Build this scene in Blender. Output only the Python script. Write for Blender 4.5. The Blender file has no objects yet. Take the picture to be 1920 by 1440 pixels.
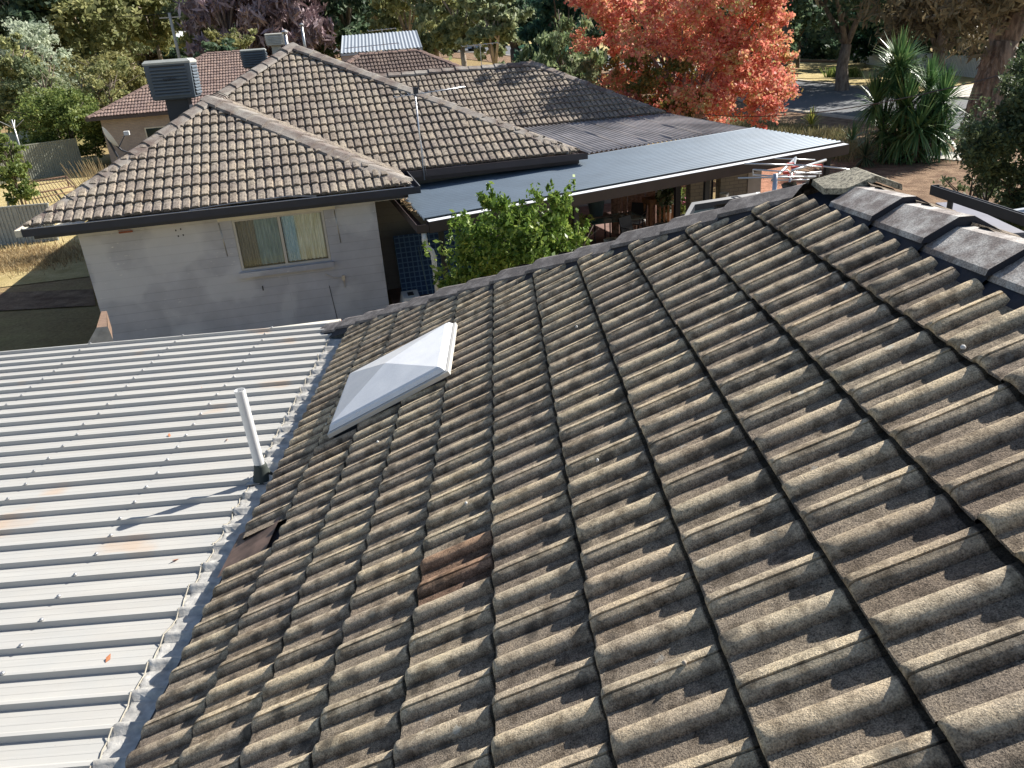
import bpy, math, random
import numpy as np
from mathutils import Matrix, Vector
random.seed(7)
rng = np.random.default_rng(11)
rad = math.radians
S = bpy.context.scene
COL = S.collection

# ---------------------------------------------------------------- camera, sky, sun, exposure
RC = np.array([[0.9974177914816746, -0.021004955898362303, -0.06867708],
               [-0.07131315901248447, -0.40280061394558553, -0.91250539],
               [-0.008496033631946277, 0.9150466967487421, -0.40325843]])
CAM = np.array([0.12564042, -5.76454015, 1.79932838])
FPX = 1460.0
cd = bpy.data.cameras.new('camera')
cam = bpy.data.objects.new('camera', cd)
COL.objects.link(cam)
rows = [RC[0], -RC[1], -RC[2]]
m = Matrix.Identity(4)
for c in range(3):
    for r in range(3):
        m[r][c] = rows[c][r]
m.translation = Vector(CAM)
cam.matrix_world = m
cd.sensor_fit = 'HORIZONTAL'
cd.sensor_width = 36.0
cd.lens = FPX / 1920 * 36
cd.clip_start = 0.05
cd.clip_end = 2000
S.camera = cam

SUN_EL, SUN_AZ = 38.0, 31.5          # azimuth from +X towards +Y
w = bpy.data.worlds.new("World")
S.world = w
w.use_nodes = True
nt = w.node_tree
bg = nt.nodes['Background']
sky = nt.nodes.new('ShaderNodeTexSky')
sky.sky_type = 'NISHITA'
sky.sun_disc = False
sky.sun_elevation = rad(SUN_EL)
sky.sun_rotation = rad(90 - SUN_AZ)
sky.altitude = 200
nt.links.new(sky.outputs[0], bg.inputs[0])
bg.inputs[1].default_value = 0.066
ld = bpy.data.lights.new('sun', 'SUN')
ld.energy = 5.0
ld.angle = rad(0.5)
ld.color = (1.0, 0.955, 0.88)
lo = bpy.data.objects.new('sun', ld)
COL.objects.link(lo)
sd = Vector((math.cos(rad(SUN_EL)) * math.cos(rad(SUN_AZ)), math.cos(rad(SUN_EL)) * math.sin(rad(SUN_AZ)), math.sin(rad(SUN_EL))))
lo.rotation_euler = sd.to_track_quat('Z', 'Y').to_euler()
S.view_settings.view_transform = 'Standard'
S.view_settings.look = 'None'
S.view_settings.gamma = 1
S.view_settings.exposure = 0.92
S.render.engine = 'CYCLES'

# ---------------------------------------------------------------- pixel -> world helpers (placement only)
def ray(px, py):
    return RC.T @ np.array([(px - 960) / FPX, (py - 720) / FPX, 1.0])
def atz(px, py, z):
    d = ray(px, py); return CAM + d * ((z - CAM[2]) / d[2])
def atY(px, py, Y):
    d = ray(px, py); return CAM + d * ((Y - CAM[1]) / d[1])
GZ = -3.3
def gz(x, y):
    a = x / (y + 6.0) if y > -5 else 0
    t = min(1, max(0, (0.5 - a) / 0.55)); t = t * t * (3 - 2 * t)
    d = max(0.0, y - 48)
    return GZ + 0.072 * t * (math.sqrt(d * d + 64) - 8) + (0 if d > 0 else 0)
def ground(px, py):
    d = ray(px, py); t = 5.0
    while t < 400:
        p = CAM + d * t
        if p[2] <= gz(p[0], p[1]): return p
        t += 0.1
    return CAM + d * 400
def bearing(px, D, py=150):
    d = ray(px, py); h = math.hypot(d[0], d[1])
    return CAM[0] + d[0] / h * D, CAM[1] + d[1] / h * D
def zat(px, py, x, y):
    d = ray(px, py); h = math.hypot(d[0], d[1]); D = math.hypot(x - CAM[0], y - CAM[1])
    return CAM[2] + d[2] / h * D

# ---------------------------------------------------------------- materials
def rgb(r, g, b): return (r, g, b, 1)
def newmat(name):
    mt = bpy.data.materials.new(name); mt.use_nodes = True
    return mt, mt.node_tree, mt.node_tree.nodes['Principled BSDF']
def N(t, ty, **k):
    n = t.nodes.new(ty)
    for a, b in k.items():
        if a.startswith('i_'): n.inputs[a[2:].replace('_', ' ')].default_value = b
        else: setattr(n, a, b)
    return n
def coords(t, scale=(1, 1, 1), rot=(0, 0, 0)):
    g = N(t, 'ShaderNodeNewGeometry'); mp = N(t, 'ShaderNodeMapping')
    mp.inputs['Scale'].default_value = scale; mp.inputs['Rotation'].default_value = rot
    t.links.new(g.outputs['Position'], mp.inputs[0]); return mp.outputs[0]
def noise(t, co, sc, det=4, ro=0.6):
    n = N(t, 'ShaderNodeTexNoise'); n.inputs['Scale'].default_value = sc; n.inputs['Detail'].default_value = det; n.inputs['Roughness'].default_value = ro
    t.links.new(co, n.inputs['Vector']); return n.outputs['Fac']
def ramp(t, fac, stops):
    r = N(t, 'ShaderNodeValToRGB')
    while len(r.color_ramp.elements) < len(stops): r.color_ramp.elements.new(0.5)
    for e, (p, c) in zip(r.color_ramp.elements, stops):
        e.position = p; e.color = c if len(c) == 4 else (*c, 1)
    t.links.new(fac, r.inputs[0]); return r.outputs[0]
def mix(t, fac, a, b, mode='MIX'):
    n = N(t, 'ShaderNodeMix', data_type='RGBA', blend_type=mode)
    for s, v in ((n.inputs['Factor'], fac), (n.inputs['A'], a), (n.inputs['B'], b)):
        if isinstance(v, (int, float)): s.default_value = v
        elif isinstance(v, tuple): s.default_value = v if len(v) == 4 else (*v, 1)
        else: t.links.new(v, s)
    return n.outputs['Result']
def bump(t, bsdf, h, strength, dist):
    b = N(t, 'ShaderNodeBump'); b.inputs['Strength'].default_value = strength; b.inputs['Distance'].default_value = dist
    t.links.new(h, b.inputs['Height']); t.links.new(b.outputs[0], bsdf.inputs['Normal'])
def attr(t, name):
    a = N(t, 'ShaderNodeAttribute', attribute_name=name); return a.outputs['Fac']

def simple(name, col, rough=0.6, metal=0.0, var=0.15, vs=3.0, bs=0.0, bsc=40, bd=0.01, spec=0.5):
    mt, t, b = newmat(name)
    co = coords(t)
    n = noise(t, co, vs, 5)
    c = ramp(t, n, [(0.3, tuple(x * (1 - var) for x in col)), (0.7, tuple(min(1, x * (1 + var)) for x in col))])
    t.links.new(c, b.inputs['Base Color'])
    b.inputs['Roughness'].default_value = rough; b.inputs['Metallic'].default_value = metal
    b.inputs['Specular IOR Level'].default_value = spec
    if bs: bump(t, b, noise(t, co, bsc, 5), bs, bd)
    return mt

def tile_mat(name, dark, mid, light, fine=230, mid_sc=75, bstr=0.9, bdist=0.004, pan=(.56, .54, .54), hi_=True):
    """weathered concrete roof tile: mottled grains of dark grit and pale lichen"""
    mt, t, b = newmat(name)
    co = coords(t)
    a = noise(t, co, fine, 3, 0.7)
    bb = noise(t, co, mid_sc, 5, 0.75)
    cc = noise(t, co, 2.2, 4, 0.6)
    big = noise(t, co, 14, 4, 0.6)
    c1 = ramp(t, bb, [(0.34, dark), (0.44, mid), (0.60, light)])
    c2 = ramp(t, a, [(0.36, tuple(x * .35 for x in dark)), (0.47, mid), (0.62, tuple(min(1, x * 1.25) for x in light))])
    speck = mix(t, 0.6, c1, c2)
    plain = mix(t, 0.55, c1, ramp(t, a, [(0.36, tuple(x * .75 for x in mid)), (0.60, light)]))
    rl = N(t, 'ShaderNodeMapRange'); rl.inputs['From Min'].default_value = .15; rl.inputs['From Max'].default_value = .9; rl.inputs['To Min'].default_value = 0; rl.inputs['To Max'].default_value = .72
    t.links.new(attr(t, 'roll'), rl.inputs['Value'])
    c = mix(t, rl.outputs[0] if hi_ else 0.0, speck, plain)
    blot = ramp(t, big, [(0.36, (.42, .40, .38)), (0.52, (1, 1, 1)), (0.75, (1.12, 1.08, 1.0))])
    c = mix(t, 0.85, c, blot, 'MULTIPLY')
    pt = ramp(t, cc, [(0.3, (.80, .76, .76)), (0.7, (1.15, 1.12, 1.02))])
    c = mix(t, 1.0, c, pt, 'MULTIPLY')
    if hi_:
        vo = N(t, 'ShaderNodeTexVoronoi'); vo.inputs['Scale'].default_value = 11; t.links.new(mix(t, .04, co, noise(t, co, 60, 2)), vo.inputs['Vector'])
        sep = N(t, 'ShaderNodeSeparateColor'); t.links.new(vo.outputs['Color'], sep.inputs[0])
        th = N(t, 'ShaderNodeMath', operation='MULTIPLY'); t.links.new(ramp(t, vo.outputs['Distance'], [(.10, (1, 1, 1)), (.16, (0, 0, 0))]), th.inputs[0]); t.links.new(ramp(t, sep.outputs[0], [(.80, (0, 0, 0)), (.82, (.75, .75, .75))]), th.inputs[1])
        c = mix(t, th.outputs[0], c, (.60, .585, .52))
        th2 = N(t, 'ShaderNodeMath', operation='MULTIPLY'); t.links.new(ramp(t, vo.outputs['Distance'], [(.20, (1, 1, 1)), (.42, (0, 0, 0))]), th2.inputs[0]); t.links.new(ramp(t, sep.outputs[1], [(.66, (0, 0, 0)), (.70, (.7, .7, .7))]), th2.inputs[1])
        c = mix(t, th2.outputs[0], c, (.085, .078, .068))
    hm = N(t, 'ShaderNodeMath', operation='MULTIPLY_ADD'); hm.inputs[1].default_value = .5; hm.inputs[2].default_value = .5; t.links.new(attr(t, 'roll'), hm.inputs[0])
    c = mix(t, 1.0, c, ramp(t, hm.outputs[0], [(0.0, (.12, .12, .12) if hi_ else (1, 1, 1)), (0.42, pan), (.60, pan), (0.92, (1.12, 1.09, 1.02))]), 'MULTIPLY')  # paints shade under noses; pans darker for grit and grazing sun, crests lighter
    tone = ramp(t, attr(t, 'rnd'), [(0.0, (.78, .74, .72)), (0.5, (1, 1, 1)), (0.97, (1.18, 1.14, 1.08)), (1.0, (.78, .60, .54))])
    c = mix(t, 1.0, c, tone, 'MULTIPLY')
    t.links.new(c, b.inputs['Base Color'])
    b.inputs['Roughness'].default_value = 0.92
    b.inputs['Specular IOR Level'].default_value = 0.25
    mth = N(t, 'ShaderNodeMath', operation='ADD'); t.links.new(a, mth.inputs[0]); t.links.new(bb, mth.inputs[1])
    bump(t, b, mth.outputs[0], bstr, bdist)
    return mt

M = {}
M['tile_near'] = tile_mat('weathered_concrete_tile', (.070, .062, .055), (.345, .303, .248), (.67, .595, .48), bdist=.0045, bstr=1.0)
M['tile_house'] = tile_mat('neighbour_roof_tile', (.13, .115, .105), (.265, .235, .21), (.36, .325, .28), fine=60, mid_sc=9, bstr=.3, bdist=.004, pan=(1, 1, 1), hi_=False)
M['tile_plum'] = tile_mat('plum_roof_tile', (.16, .11, .10), (.27, .20, .185), (.36, .28, .26), fine=40, mid_sc=6, bstr=.3, pan=(1, 1, 1), hi_=False)
M['tile_brown'] = tile_mat('brown_roof_tile', (.08, .06, .055), (.16, .125, .115), (.25, .20, .185), fine=40, mid_sc=6, bstr=.3, pan=(1, 1, 1), hi_=False)

def cap_mat(name, base, pale, lo=.45, hi=.62, sc=9):
    mt, t, b = newmat(name); co = coords(t)
    n = noise(t, co, sc, 5, .7); f = noise(t, co, 150, 4, .7)
    c = ramp(t, n, [(lo, base), (hi, pale)])
    c2 = ramp(t, f, [(0.38, (.35, .35, .35)), (0.55, (1, 1, 1)), (.7, (1.3, 1.3, 1.25))])
    c = mix(t, .8, c, c2, 'MULTIPLY')
    t.links.new(c, b.inputs['Base Color']); b.inputs['Roughness'].default_value = .75
    bump(t, b, f, .7, .003); return mt
M['cap_near'] = cap_mat('hip_cap_concrete', (.13, .113, .105), (.26, .235, .22))
M['cap_ridge'] = cap_mat('ridge_cap_with_pale_sheen', (.24, .20, .18), (.60, .57, .53), .42, .64, 7)  # pale mottling puts the glancing sun sheen into the cap colour
M['cap_lichen'] = cap_mat('apex_cap_with_yellow_lichen', (.13, .115, .085), (.50, .45, .33), .40, .56, 55)
M['cap_house'] = cap_mat('neighbour_ridge_cap', (.17, .125, .105), (.36, .33, .29), .4, .62, 1.6)
M['mortar'] = simple('dark_pointing', (.028, .028, .036), .9, bs=.5)

def roof_metal():
    mt, t, b = newmat('aged_pale_steel'); 
    co = coords(t, (0.5, 6, 1)); n = noise(t, co, 2.2, 6, .65)
    co2 = coords(t); n2 = noise(t, co2, 3.0, 5, .6); st = noise(t, co2, 1.1, 3, .5); sp = noise(t, co2, 90, 2, .5)
    c = ramp(t, n, [(.3, (.41, .395, .365)), (.7, (.485, .472, .437))])
    c = mix(t, ramp(t, n2, [(.4, (0, 0, 0)), (.7, (.55, .55, .55))]), c, (.40, .405, .395))
    c = mix(t, ramp(t, st, [(.635, (0, 0, 0)), (.70, (.5, .5, .5))]), c, (.50, .33, .2))
    c = mix(t, ramp(t, sp, [(.72, (0, 0, 0)), (.75, (.6, .6, .6))]), c, (.30, .27, .24))
    t.links.new(c, b.inputs['Base Color']); b.inputs['Roughness'].default_value = .55; b.inputs['Metallic'].default_value = 0.0
    return mt
M['metal_roof'] = roof_metal()
M['steel_blue'] = simple('blue_grey_corrugated_steel', (.125, .165, .21), .5, .25, .10, 1.5)
M['old_polycarb'] = simple('dull_brown_corrugated_sheet', (.30, .275, .265), .5, .0, .45, .7)
M['grey_corr'] = simple('grey_corrugated_roof', (.36, .39, .42), .5, .3, .06)
M['lead'] = simple('beaten_lead_flashing', (.52, .50, .46), .5, .3, .35, 12, .8, 18, .01)
M['cream'] = simple('cream_paint', (.66, .62, .52), .5)
M['white'] = simple('white_paint', (.78, .78, .76), .45, var=.05)
M['white_plastic'] = simple('white_plastic_pipe', (.74, .74, .73), .35, var=.06)
M['rubber'] = simple('black_rubber', (.035, .045, .04), .7)
M['navy'] = simple('navy_gutter_paint', (.022, .026, .042), .45, var=.15)
M['brown_paint'] = simple('brown_gutter_paint', (.062, .045, .045), .5, var=.15)
M['charcoal'] = simple('charcoal_paint', (.03, .034, .045), .45)
M['alu'] = simple('aluminium', (.55, .56, .58), .35, .8, .05)
M['alu_light'] = simple('white_anodised_frame', (.55, .53, .49), .5, .2, .05)
M['galv'] = simple('galvanised', (.5, .5, .5), .4, .8)
M['red_plastic'] = simple('red_plastic', (.55, .06, .03), .4)
M['cooler'] = simple('grey_cooler_plastic', (.10, .125, .15), .55, var=.08)
M['cooler_top'] = simple('pale_cooler_lid', (.42, .43, .40), .6)
M['cooler_beige'] = simple('beige_cooler_plastic', (.55, .53, .47), .6)
M['wood'] = simple('warm_timber', (.25, .13, .06), .6, var=.3, vs=14)
M['old_wood'] = simple('old_timber', (.20, .13, .09), .8, var=.3, vs=9)
M['cloth'] = simple('white_cloth', (.6, .6, .58), .9)
M['black'] = simple('black_metal', (.02, .02, .022), .5)
M['terracotta'] = simple('terracotta_red', (.26, .09, .06), .7, var=.25)
M['concrete'] = simple('pale_concrete', (.50, .47, .42), .85, var=.15, bs=.3)
M['asphalt'] = simple('street_asphalt', (.125, .130, .140), .9, var=.25, vs=9, bs=.6, bsc=50)
M['dirt'] = simple('bare_dirt', (.25, .16, .105), .95, var=.35, vs=1.3, bs=.6, bsc=12, bd=.05)
M['kerb'] = simple('kerb_concrete', (.42, .36, .29), .9)
M['pole_wood'] = simple('power_pole_timber', (.13, .115, .10), .85, var=.3, vs=8)
M['picket'] = simple('white_picket_paint', (.62, .65, .68), .6, var=.05)
M['cb_olive'] = simple('olive_grey_fence_steel', (.30, .31, .25), .6, .1, .1)
M['cb_teal'] = simple('grey_teal_fence_steel', (.20, .27, .26), .6, .1, .12)
M['cb_cream'] = simple('pale_fence_steel', (.42, .43, .40), .6, .1, .1)
M['pot_blue'] = simple('blue_grey_pot', (.13, .2, .24), .6)
M['dead'] = simple('dry_stalks', (.42, .30, .17), .9, var=.3, vs=20)
M['car_white'] = simple('white_car_paint', (.72, .74, .78), .25, 0, .03)
M['car_blue'] = simple('grey_blue_car_paint', (.30, .36, .43), .25, 0, .03)
M['tyre'] = simple('tyre_rubber', (.02, .02, .02), .8)

def glass_mat():
    mt, t, b = newmat('window_glass')
    b.inputs['Base Color'].default_value = (.85, .92, .92, 1); b.inputs['Roughness'].default_value = .03
    b.inputs['Transmission Weight'].default_value = 1.0; b.inputs['IOR'].default_value = 1.45
    tr = N(t, 'ShaderNodeBsdfTransparent'); tr.inputs[0].default_value = (.93, .96, .95, 1)
    gl = N(t, 'ShaderNodeBsdfGlossy'); gl.inputs['Roughness'].default_value = .03; gl.inputs[0].default_value = (.9, .95, 1, 1)
    lw = N(t, 'ShaderNodeLayerWeight'); lw.inputs[0].default_value = .35
    mr = N(t, 'ShaderNodeMath', operation='MULTIPLY_ADD'); mr.inputs[1].default_value = .5; mr.inputs[2].default_value = .05
    t.links.new(lw.outputs['Fresnel'], mr.inputs[0])
    mx = N(t, 'ShaderNodeMixShader'); t.links.new(mr.outputs[0], mx.inputs[0]); t.links.new(tr.outputs[0], mx.inputs[1]); t.links.new(gl.outputs[0], mx.inputs[2])
    t.links.new(mx.outputs[0], t.nodes['Material Output'].inputs[0]); return mt
M['glass'] = glass_mat()
M['dark_glass'] = simple('dark_glass', (.02, .03, .035), .08, var=.05)

def wall_mat(name, col, joint, bw=.39, bh=.19, jt=.006, strength=.5, rotz=rad(12.5), chips=False, var=.06):
    mt, t, b = newmat(name)
    g = N(t, 'ShaderNodeTexCoord'); mp = N(t, 'ShaderNodeMapping'); t.links.new(g.outputs['UV'], mp.inputs[0])
    br = N(t, 'ShaderNodeTexBrick'); t.links.new(mp.outputs[0], br.inputs['Vector'])
    br.inputs['Scale'].default_value = 1; br.inputs['Brick Width'].default_value = bw; br.inputs['Row Height'].default_value = bh
    br.inputs['Mortar Size'].default_value = jt; br.inputs['Mortar Smooth'].default_value = .3
    br.inputs['Color1'].default_value = (*[x * (1 - var) for x in col], 1); br.inputs['Color2'].default_value = (*[x * (1 + var) for x in col], 1); br.inputs['Mortar'].default_value = (*joint, 1)
    co = coords(t); n = noise(t, co, 1.7, 5, .6)
    c = mix(t, 1.0, br.outputs['Color'], ramp(t, n, [(.3, (.86, .86, .86)), (.7, (1.12, 1.12, 1.12))]), 'MULTIPLY')
    if chips:
        v = coords(t, (7, 7, 26)); cn = noise(t, v, 1.6, 2, .5); reg = noise(t, co, .9, 2, .5)
        mu = N(t, 'ShaderNodeMath', operation='MULTIPLY'); t.links.new(ramp(t, cn, [(.70, (0, 0, 0)), (.715, (1, 1, 1))]), mu.inputs[0]); t.links.new(ramp(t, reg, [(.5, (0, 0, 0)), (.58, (1, 1, 1))]), mu.inputs[1])
        c = mix(t, mu.outputs[0], c, (.75, .73, .70))
        pn = noise(t, co, 1.1, 3, .4)
        c = mix(t, ramp(t, pn, [(.53, (0, 0, 0)), (.60, (.5, .5, .5))]), c, (.70, .70, .71))
    t.links.new(c, b.inputs['Base Color']); b.inputs['Roughness'].default_value = .8
    ad = N(t, 'ShaderNodeMath', operation='MULTIPLY_ADD'); t.links.new(noise(t, co, 60, 4), ad.inputs[0]); ad.inputs[1].default_value = .25
    inv = N(t, 'ShaderNodeMath', operation='SUBTRACT'); inv.inputs[0].default_value = 1; t.links.new(br.outputs['Fac'], inv.inputs[1]); t.links.new(inv.outputs[0], ad.inputs[2])
    bump(t, b, ad.outputs[0], strength, .01); return mt
M['wall_grey'] = wall_mat('painted_grey_block', (.50, .50, .53), (.41, .41, .44), 7.0, .172, .007, .25, chips=True, var=.02)
M['wall_dark'] = wall_mat('painted_taupe_block', (.27, .26, .25), (.22, .21, .20), 7.0, .172, .006, .3, var=.02)
M['brick_pink'] = wall_mat('pale_pink_brick', (.40, .32, .27), (.30, .27, .25), .24, .086, .01)
M['brick_olive'] = wall_mat('olive_brick', (.24, .22, .17), (.16, .15, .12), .24, .086, .01)

def lawn_mat():
    mt, t, b = newmat('patchy_ground')
    co = coords(t); n = noise(t, co, .12, 6, .6); n2 = noise(t, co, 1.4, 6, .7); n3 = noise(t, co, 14, 5, .75)
    c = ramp(t, n, [(.36, (.33, .22, .13)), (.5, (.36, .28, .13)), (.62, (.22, .23, .07))])
    c = mix(t, .5, c, ramp(t, n2, [(.35, (.28, .19, .11)), (.65, (.44, .35, .17))]))
    c = mix(t, .55, c, ramp(t, n3, [(.3, (.35, .33, .3)), (.7, (1.3, 1.3, 1.25))]), 'MULTIPLY')
    t.links.new(c, b.inputs['Base Color']); b.inputs['Roughness'].default_value = 1; b.inputs['Specular IOR Level'].default_value = .1
    bump(t, b, n3, .9, .06); return mt
M['ground'] = lawn_mat()
def grass_mat(name, a, c_, sc=3):
    mt, t, b = newmat(name); co = coords(t); n = noise(t, co, sc, 6, .7); n3 = noise(t, co, 22, 4, .75)
    c = ramp(t, n, [(.35, a), (.65, c_)]); c = mix(t, .6, c, ramp(t, n3, [(.3, (.4, .4, .4)), (.7, (1.3, 1.3, 1.2))]), 'MULTIPLY')
    t.links.new(c, b.inputs['Base Color']); b.inputs['Roughness'].default_value = 1; b.inputs['Specular IOR Level'].default_value = .1
    bump(t, b, n3, .9, .05); return mt
M['lawn_green'] = grass_mat('green_lawn', (.12, .21, .035), (.22, .30, .06))
M['lawn_dry'] = grass_mat('dry_lawn', (.42, .33, .15), (.62, .50, .27), 1.6)
M['redlitter'] = grass_mat('fallen_red_leaves', (.30, .15, .10), (.62, .32, .22), 5)
M['dirt2'] = grass_mat('leaf_littered_dirt', (.16, .10, .07), (.36, .25, .17), 2.2)

def leaf_mat(name, stops, trans=.5, rough=.6):
    mt, t, b = newmat(name)
    c = ramp(t, attr(t, 'rnd'), stops)
    t.links.new(c, b.inputs['Base Color']); b.inputs['Roughness'].default_value = rough; b.inputs['Specular IOR Level'].default_value = .35
    tl = N(t, 'ShaderNodeBsdfTranslucent'); t.links.new(c, tl.inputs[0])
    mx = N(t, 'ShaderNodeMixShader'); mx.inputs[0].default_value = trans
    t.links.new(b.outputs[0], mx.inputs[1]); t.links.new(tl.outputs[0], mx.inputs[2]); t.links.new(mx.outputs[0], t.nodes['Material Output'].inputs[0])
    return mt
LF = {
 'lemon': leaf_mat('lemon_leaf', [(0, (.07, .13, .02)), (.5, (.17, .27, .05)), (1, (.40, .48, .12))], .35, .42),
 'lime': leaf_mat('lime_green_leaf', [(0, (.07, .115, .03)), (.5, (.16, .215, .055)), (1, (.34, .38, .12))], .4),
 'gum': leaf_mat('gum_leaf', [(0, (0.116, 0.165, 0.088)), (.5, (0.253, 0.300, 0.165)), (1, (0.485, 0.504, 0.290))]),
 'gum_olive': leaf_mat('olive_gum_leaf', [(0, (0.136, 0.165, 0.068)), (.5, (0.290, 0.310, 0.136)), (1, (0.581, 0.561, 0.271))]),
 'gum_dark': leaf_mat('dark_gum_leaf', [(0, (0.049, 0.088, 0.057)), (.6, (0.106, 0.165, 0.098)), (1, (0.253, 0.310, 0.174))]),
 'silver': leaf_mat('silver_leaf', [(0, (0.253, 0.310, 0.232)), (.5, (0.465, 0.524, 0.388)), (1, (0.775, 0.814, 0.640))]),
 'yellowgreen': leaf_mat('mustard_green_leaf', [(0, (.12, .125, .045)), (.5, (.24, .235, .09)), (1, (.38, .36, .15))], .4),
 'conifer': leaf_mat('bright_conifer', [(0, (.07, .11, .05)), (.5, (.18, .24, .11)), (1, (.38, .44, .22))], .4),
 'conifer_dark': leaf_mat('dark_conifer', [(0, (0.019, 0.062, 0.046)), (1, (0.062, 0.139, 0.093))]),
 'red': leaf_mat('autumn_leaf', [(0, (.46, .12, .10)), (.2, (.66, .20, .16)), (.45, (.78, .31, .22)), (.65, (.72, .40, .23)), (.8, (.60, .46, .18)), (.92, (.32, .36, .12)), (1, (.90, .66, .42))], .45),
 'greenlow': leaf_mat('turning_leaf', [(0, (.06, .09, .02)), (.5, (.17, .16, .04)), (.8, (.40, .22, .07)), (1, (.52, .20, .07))], .4),
 'purple': leaf_mat('bare_twig', [(0, (0.194, 0.136, 0.155)), (.5, (0.369, 0.271, 0.290)), (1, (0.659, 0.524, 0.524))], .1),
 'bronze': leaf_mat('bronze_feathery_leaf', [(0, (0.117, 0.091, 0.058)), (.5, (0.208, 0.169, 0.098)), (1, (0.351, 0.286, 0.156))], .3),
 'yucca': leaf_mat('yucca_blade', [(0, (0.046, 0.111, 0.039)), (.6, (0.104, 0.208, 0.078)), (1, (0.247, 0.351, 0.130))], .2, .4),
 'yucca_pale': leaf_mat('pale_yucca_blade', [(0, (0.156, 0.208, 0.039)), (.6, (0.390, 0.429, 0.091)), (1, (0.650, 0.611, 0.169))], .3),
 'hedge': leaf_mat('dark_shrub_leaf', [(0, (0.039, 0.062, 0.031)), (.6, (0.093, 0.132, 0.062)), (1, (0.264, 0.295, 0.155))], .3, .6),
 'dry': leaf_mat('dry_grass_blade', [(0, (.28, .19, .10)), (.5, (.45, .34, .18)), (1, (.60, .48, .28))], .3),
 'drygreen': leaf_mat('straggly_weeds', [(0, (.14, .14, .06)), (.5, (.28, .25, .12)), (1, (.42, .36, .20))], .3),
 'flower': leaf_mat('pink_flower', [(0, (.45, .06, .18)), (1, (.8, .45, .55))], .3),
}
def bark(name, a, b_, sc=5, stretch=.25):
    mt, t, b = newmat(name); co = coords(t, (1, 1, stretch)); n = noise(t, co, sc, 6, .7)
    t.links.new(ramp(t, n, [(.38, a), (.6, b_)]), b.inputs['Base Color']); b.inputs['Roughness'].default_value = .95
    bump(t, b, n, 1.0, .08); return mt
M['bark_grey'] = bark('grey_bark', (.10, .075, .06), (.26, .21, .17))
M['bark_gum'] = bark('smooth_gum_bark', (.22, .17, .13), (.50, .42, .34), 2)
M['bark_paper'] = bark('shaggy_paper_bark', (.11, .075, .055), (.36, .26, .19), 4.5, .22)
M['bark_dark'] = bark('dark_bark', (.05, .04, .035), (.13, .10, .085))
M['bark_pale'] = bark('pale_twig_bark', (.16, .12, .12), (.36, .29, .28))

# ---------------------------------------------------------------- object helpers
def tag(o, label=None, cat=None, group=None, kind=None):
    if label: o['label'] = label
    if cat: o['category'] = cat
    if group: o['group'] = group
    if kind: o['kind'] = kind
    return o
def thing(name, label, cat, loc, group=None):
    o = bpy.data.objects.new(name, None); COL.objects.link(o); o.location = Vector([float(v) for v in loc]); o.empty_display_size = .2
    return tag(o, label, cat, group)
def wloc(o):
    v = Vector(o.location)
    while o.parent: o = o.parent; v = v + Vector(o.location)
    return v
def link_mesh(name, V, F, mat, parent=None, smooth=False, rnd=None, uv=None, origin=None, mats=None, mi=None):
    V = np.asarray(V, float).reshape(-1, 3)
    base = np.array(wloc(parent)) if parent else (np.array(origin, float) if origin is not None else np.zeros(3))
    me = bpy.data.meshes.new(name)
    me.from_pydata((V - base).tolist(), [], F)
    for mm in (mats or [mat]): me.materials.append(mm)
    if mi is not None: me.polygons.foreach_set('material_index', mi)
    if smooth: me.polygons.foreach_set('use_smooth', [True] * len(me.polygons))
    if rnd is not None:
        a = me.attributes.new('rnd', 'FLOAT', 'FACE'); a.data.foreach_set('value', np.asarray(rnd, np.float32))
    if uv is not None:
        l = me.uv_layers.new(name='uv'); l.data.foreach_set('uv', np.asarray(uv, np.float32).ravel())
    me.update()
    o = bpy.data.objects.new(name, me); COL.objects.link(o)
    if parent: o.parent = parent
    else: o.location = Vector(base)
    return o
def npmesh(name, V, nq, mat, parent=None, rnd=None, origin=None):
    """fast mesh of separate quads: V is (nq*4,3)"""
    base = np.array(wloc(parent)) if parent else (np.array(origin, float) if origin is not None else np.zeros(3))
    me = bpy.data.meshes.new(name)
    me.vertices.add(nq * 4); me.vertices.foreach_set('co', (V - base).astype(np.float32).ravel())
    me.loops.add(nq * 4); me.loops.foreach_set('vertex_index', np.arange(nq * 4, dtype=np.int32))
    me.polygons.add(nq); me.polygons.foreach_set('loop_start', np.arange(0, nq * 4, 4, dtype=np.int32))
    try: me.polygons.foreach_set('loop_total', np.full(nq, 4, np.int32))
    except Exception: pass
    me.materials.append(mat)
    if rnd is not None:
        a = me.attributes.new('rnd', 'FLOAT', 'FACE'); a.data.foreach_set('value', np.asarray(rnd, np.float32))
    me.update(calc_edges=True)
    o = bpy.data.objects.new(name, me); COL.objects.link(o)
    if parent: o.parent = parent
    else: o.location = Vector(base)
    return o
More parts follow.
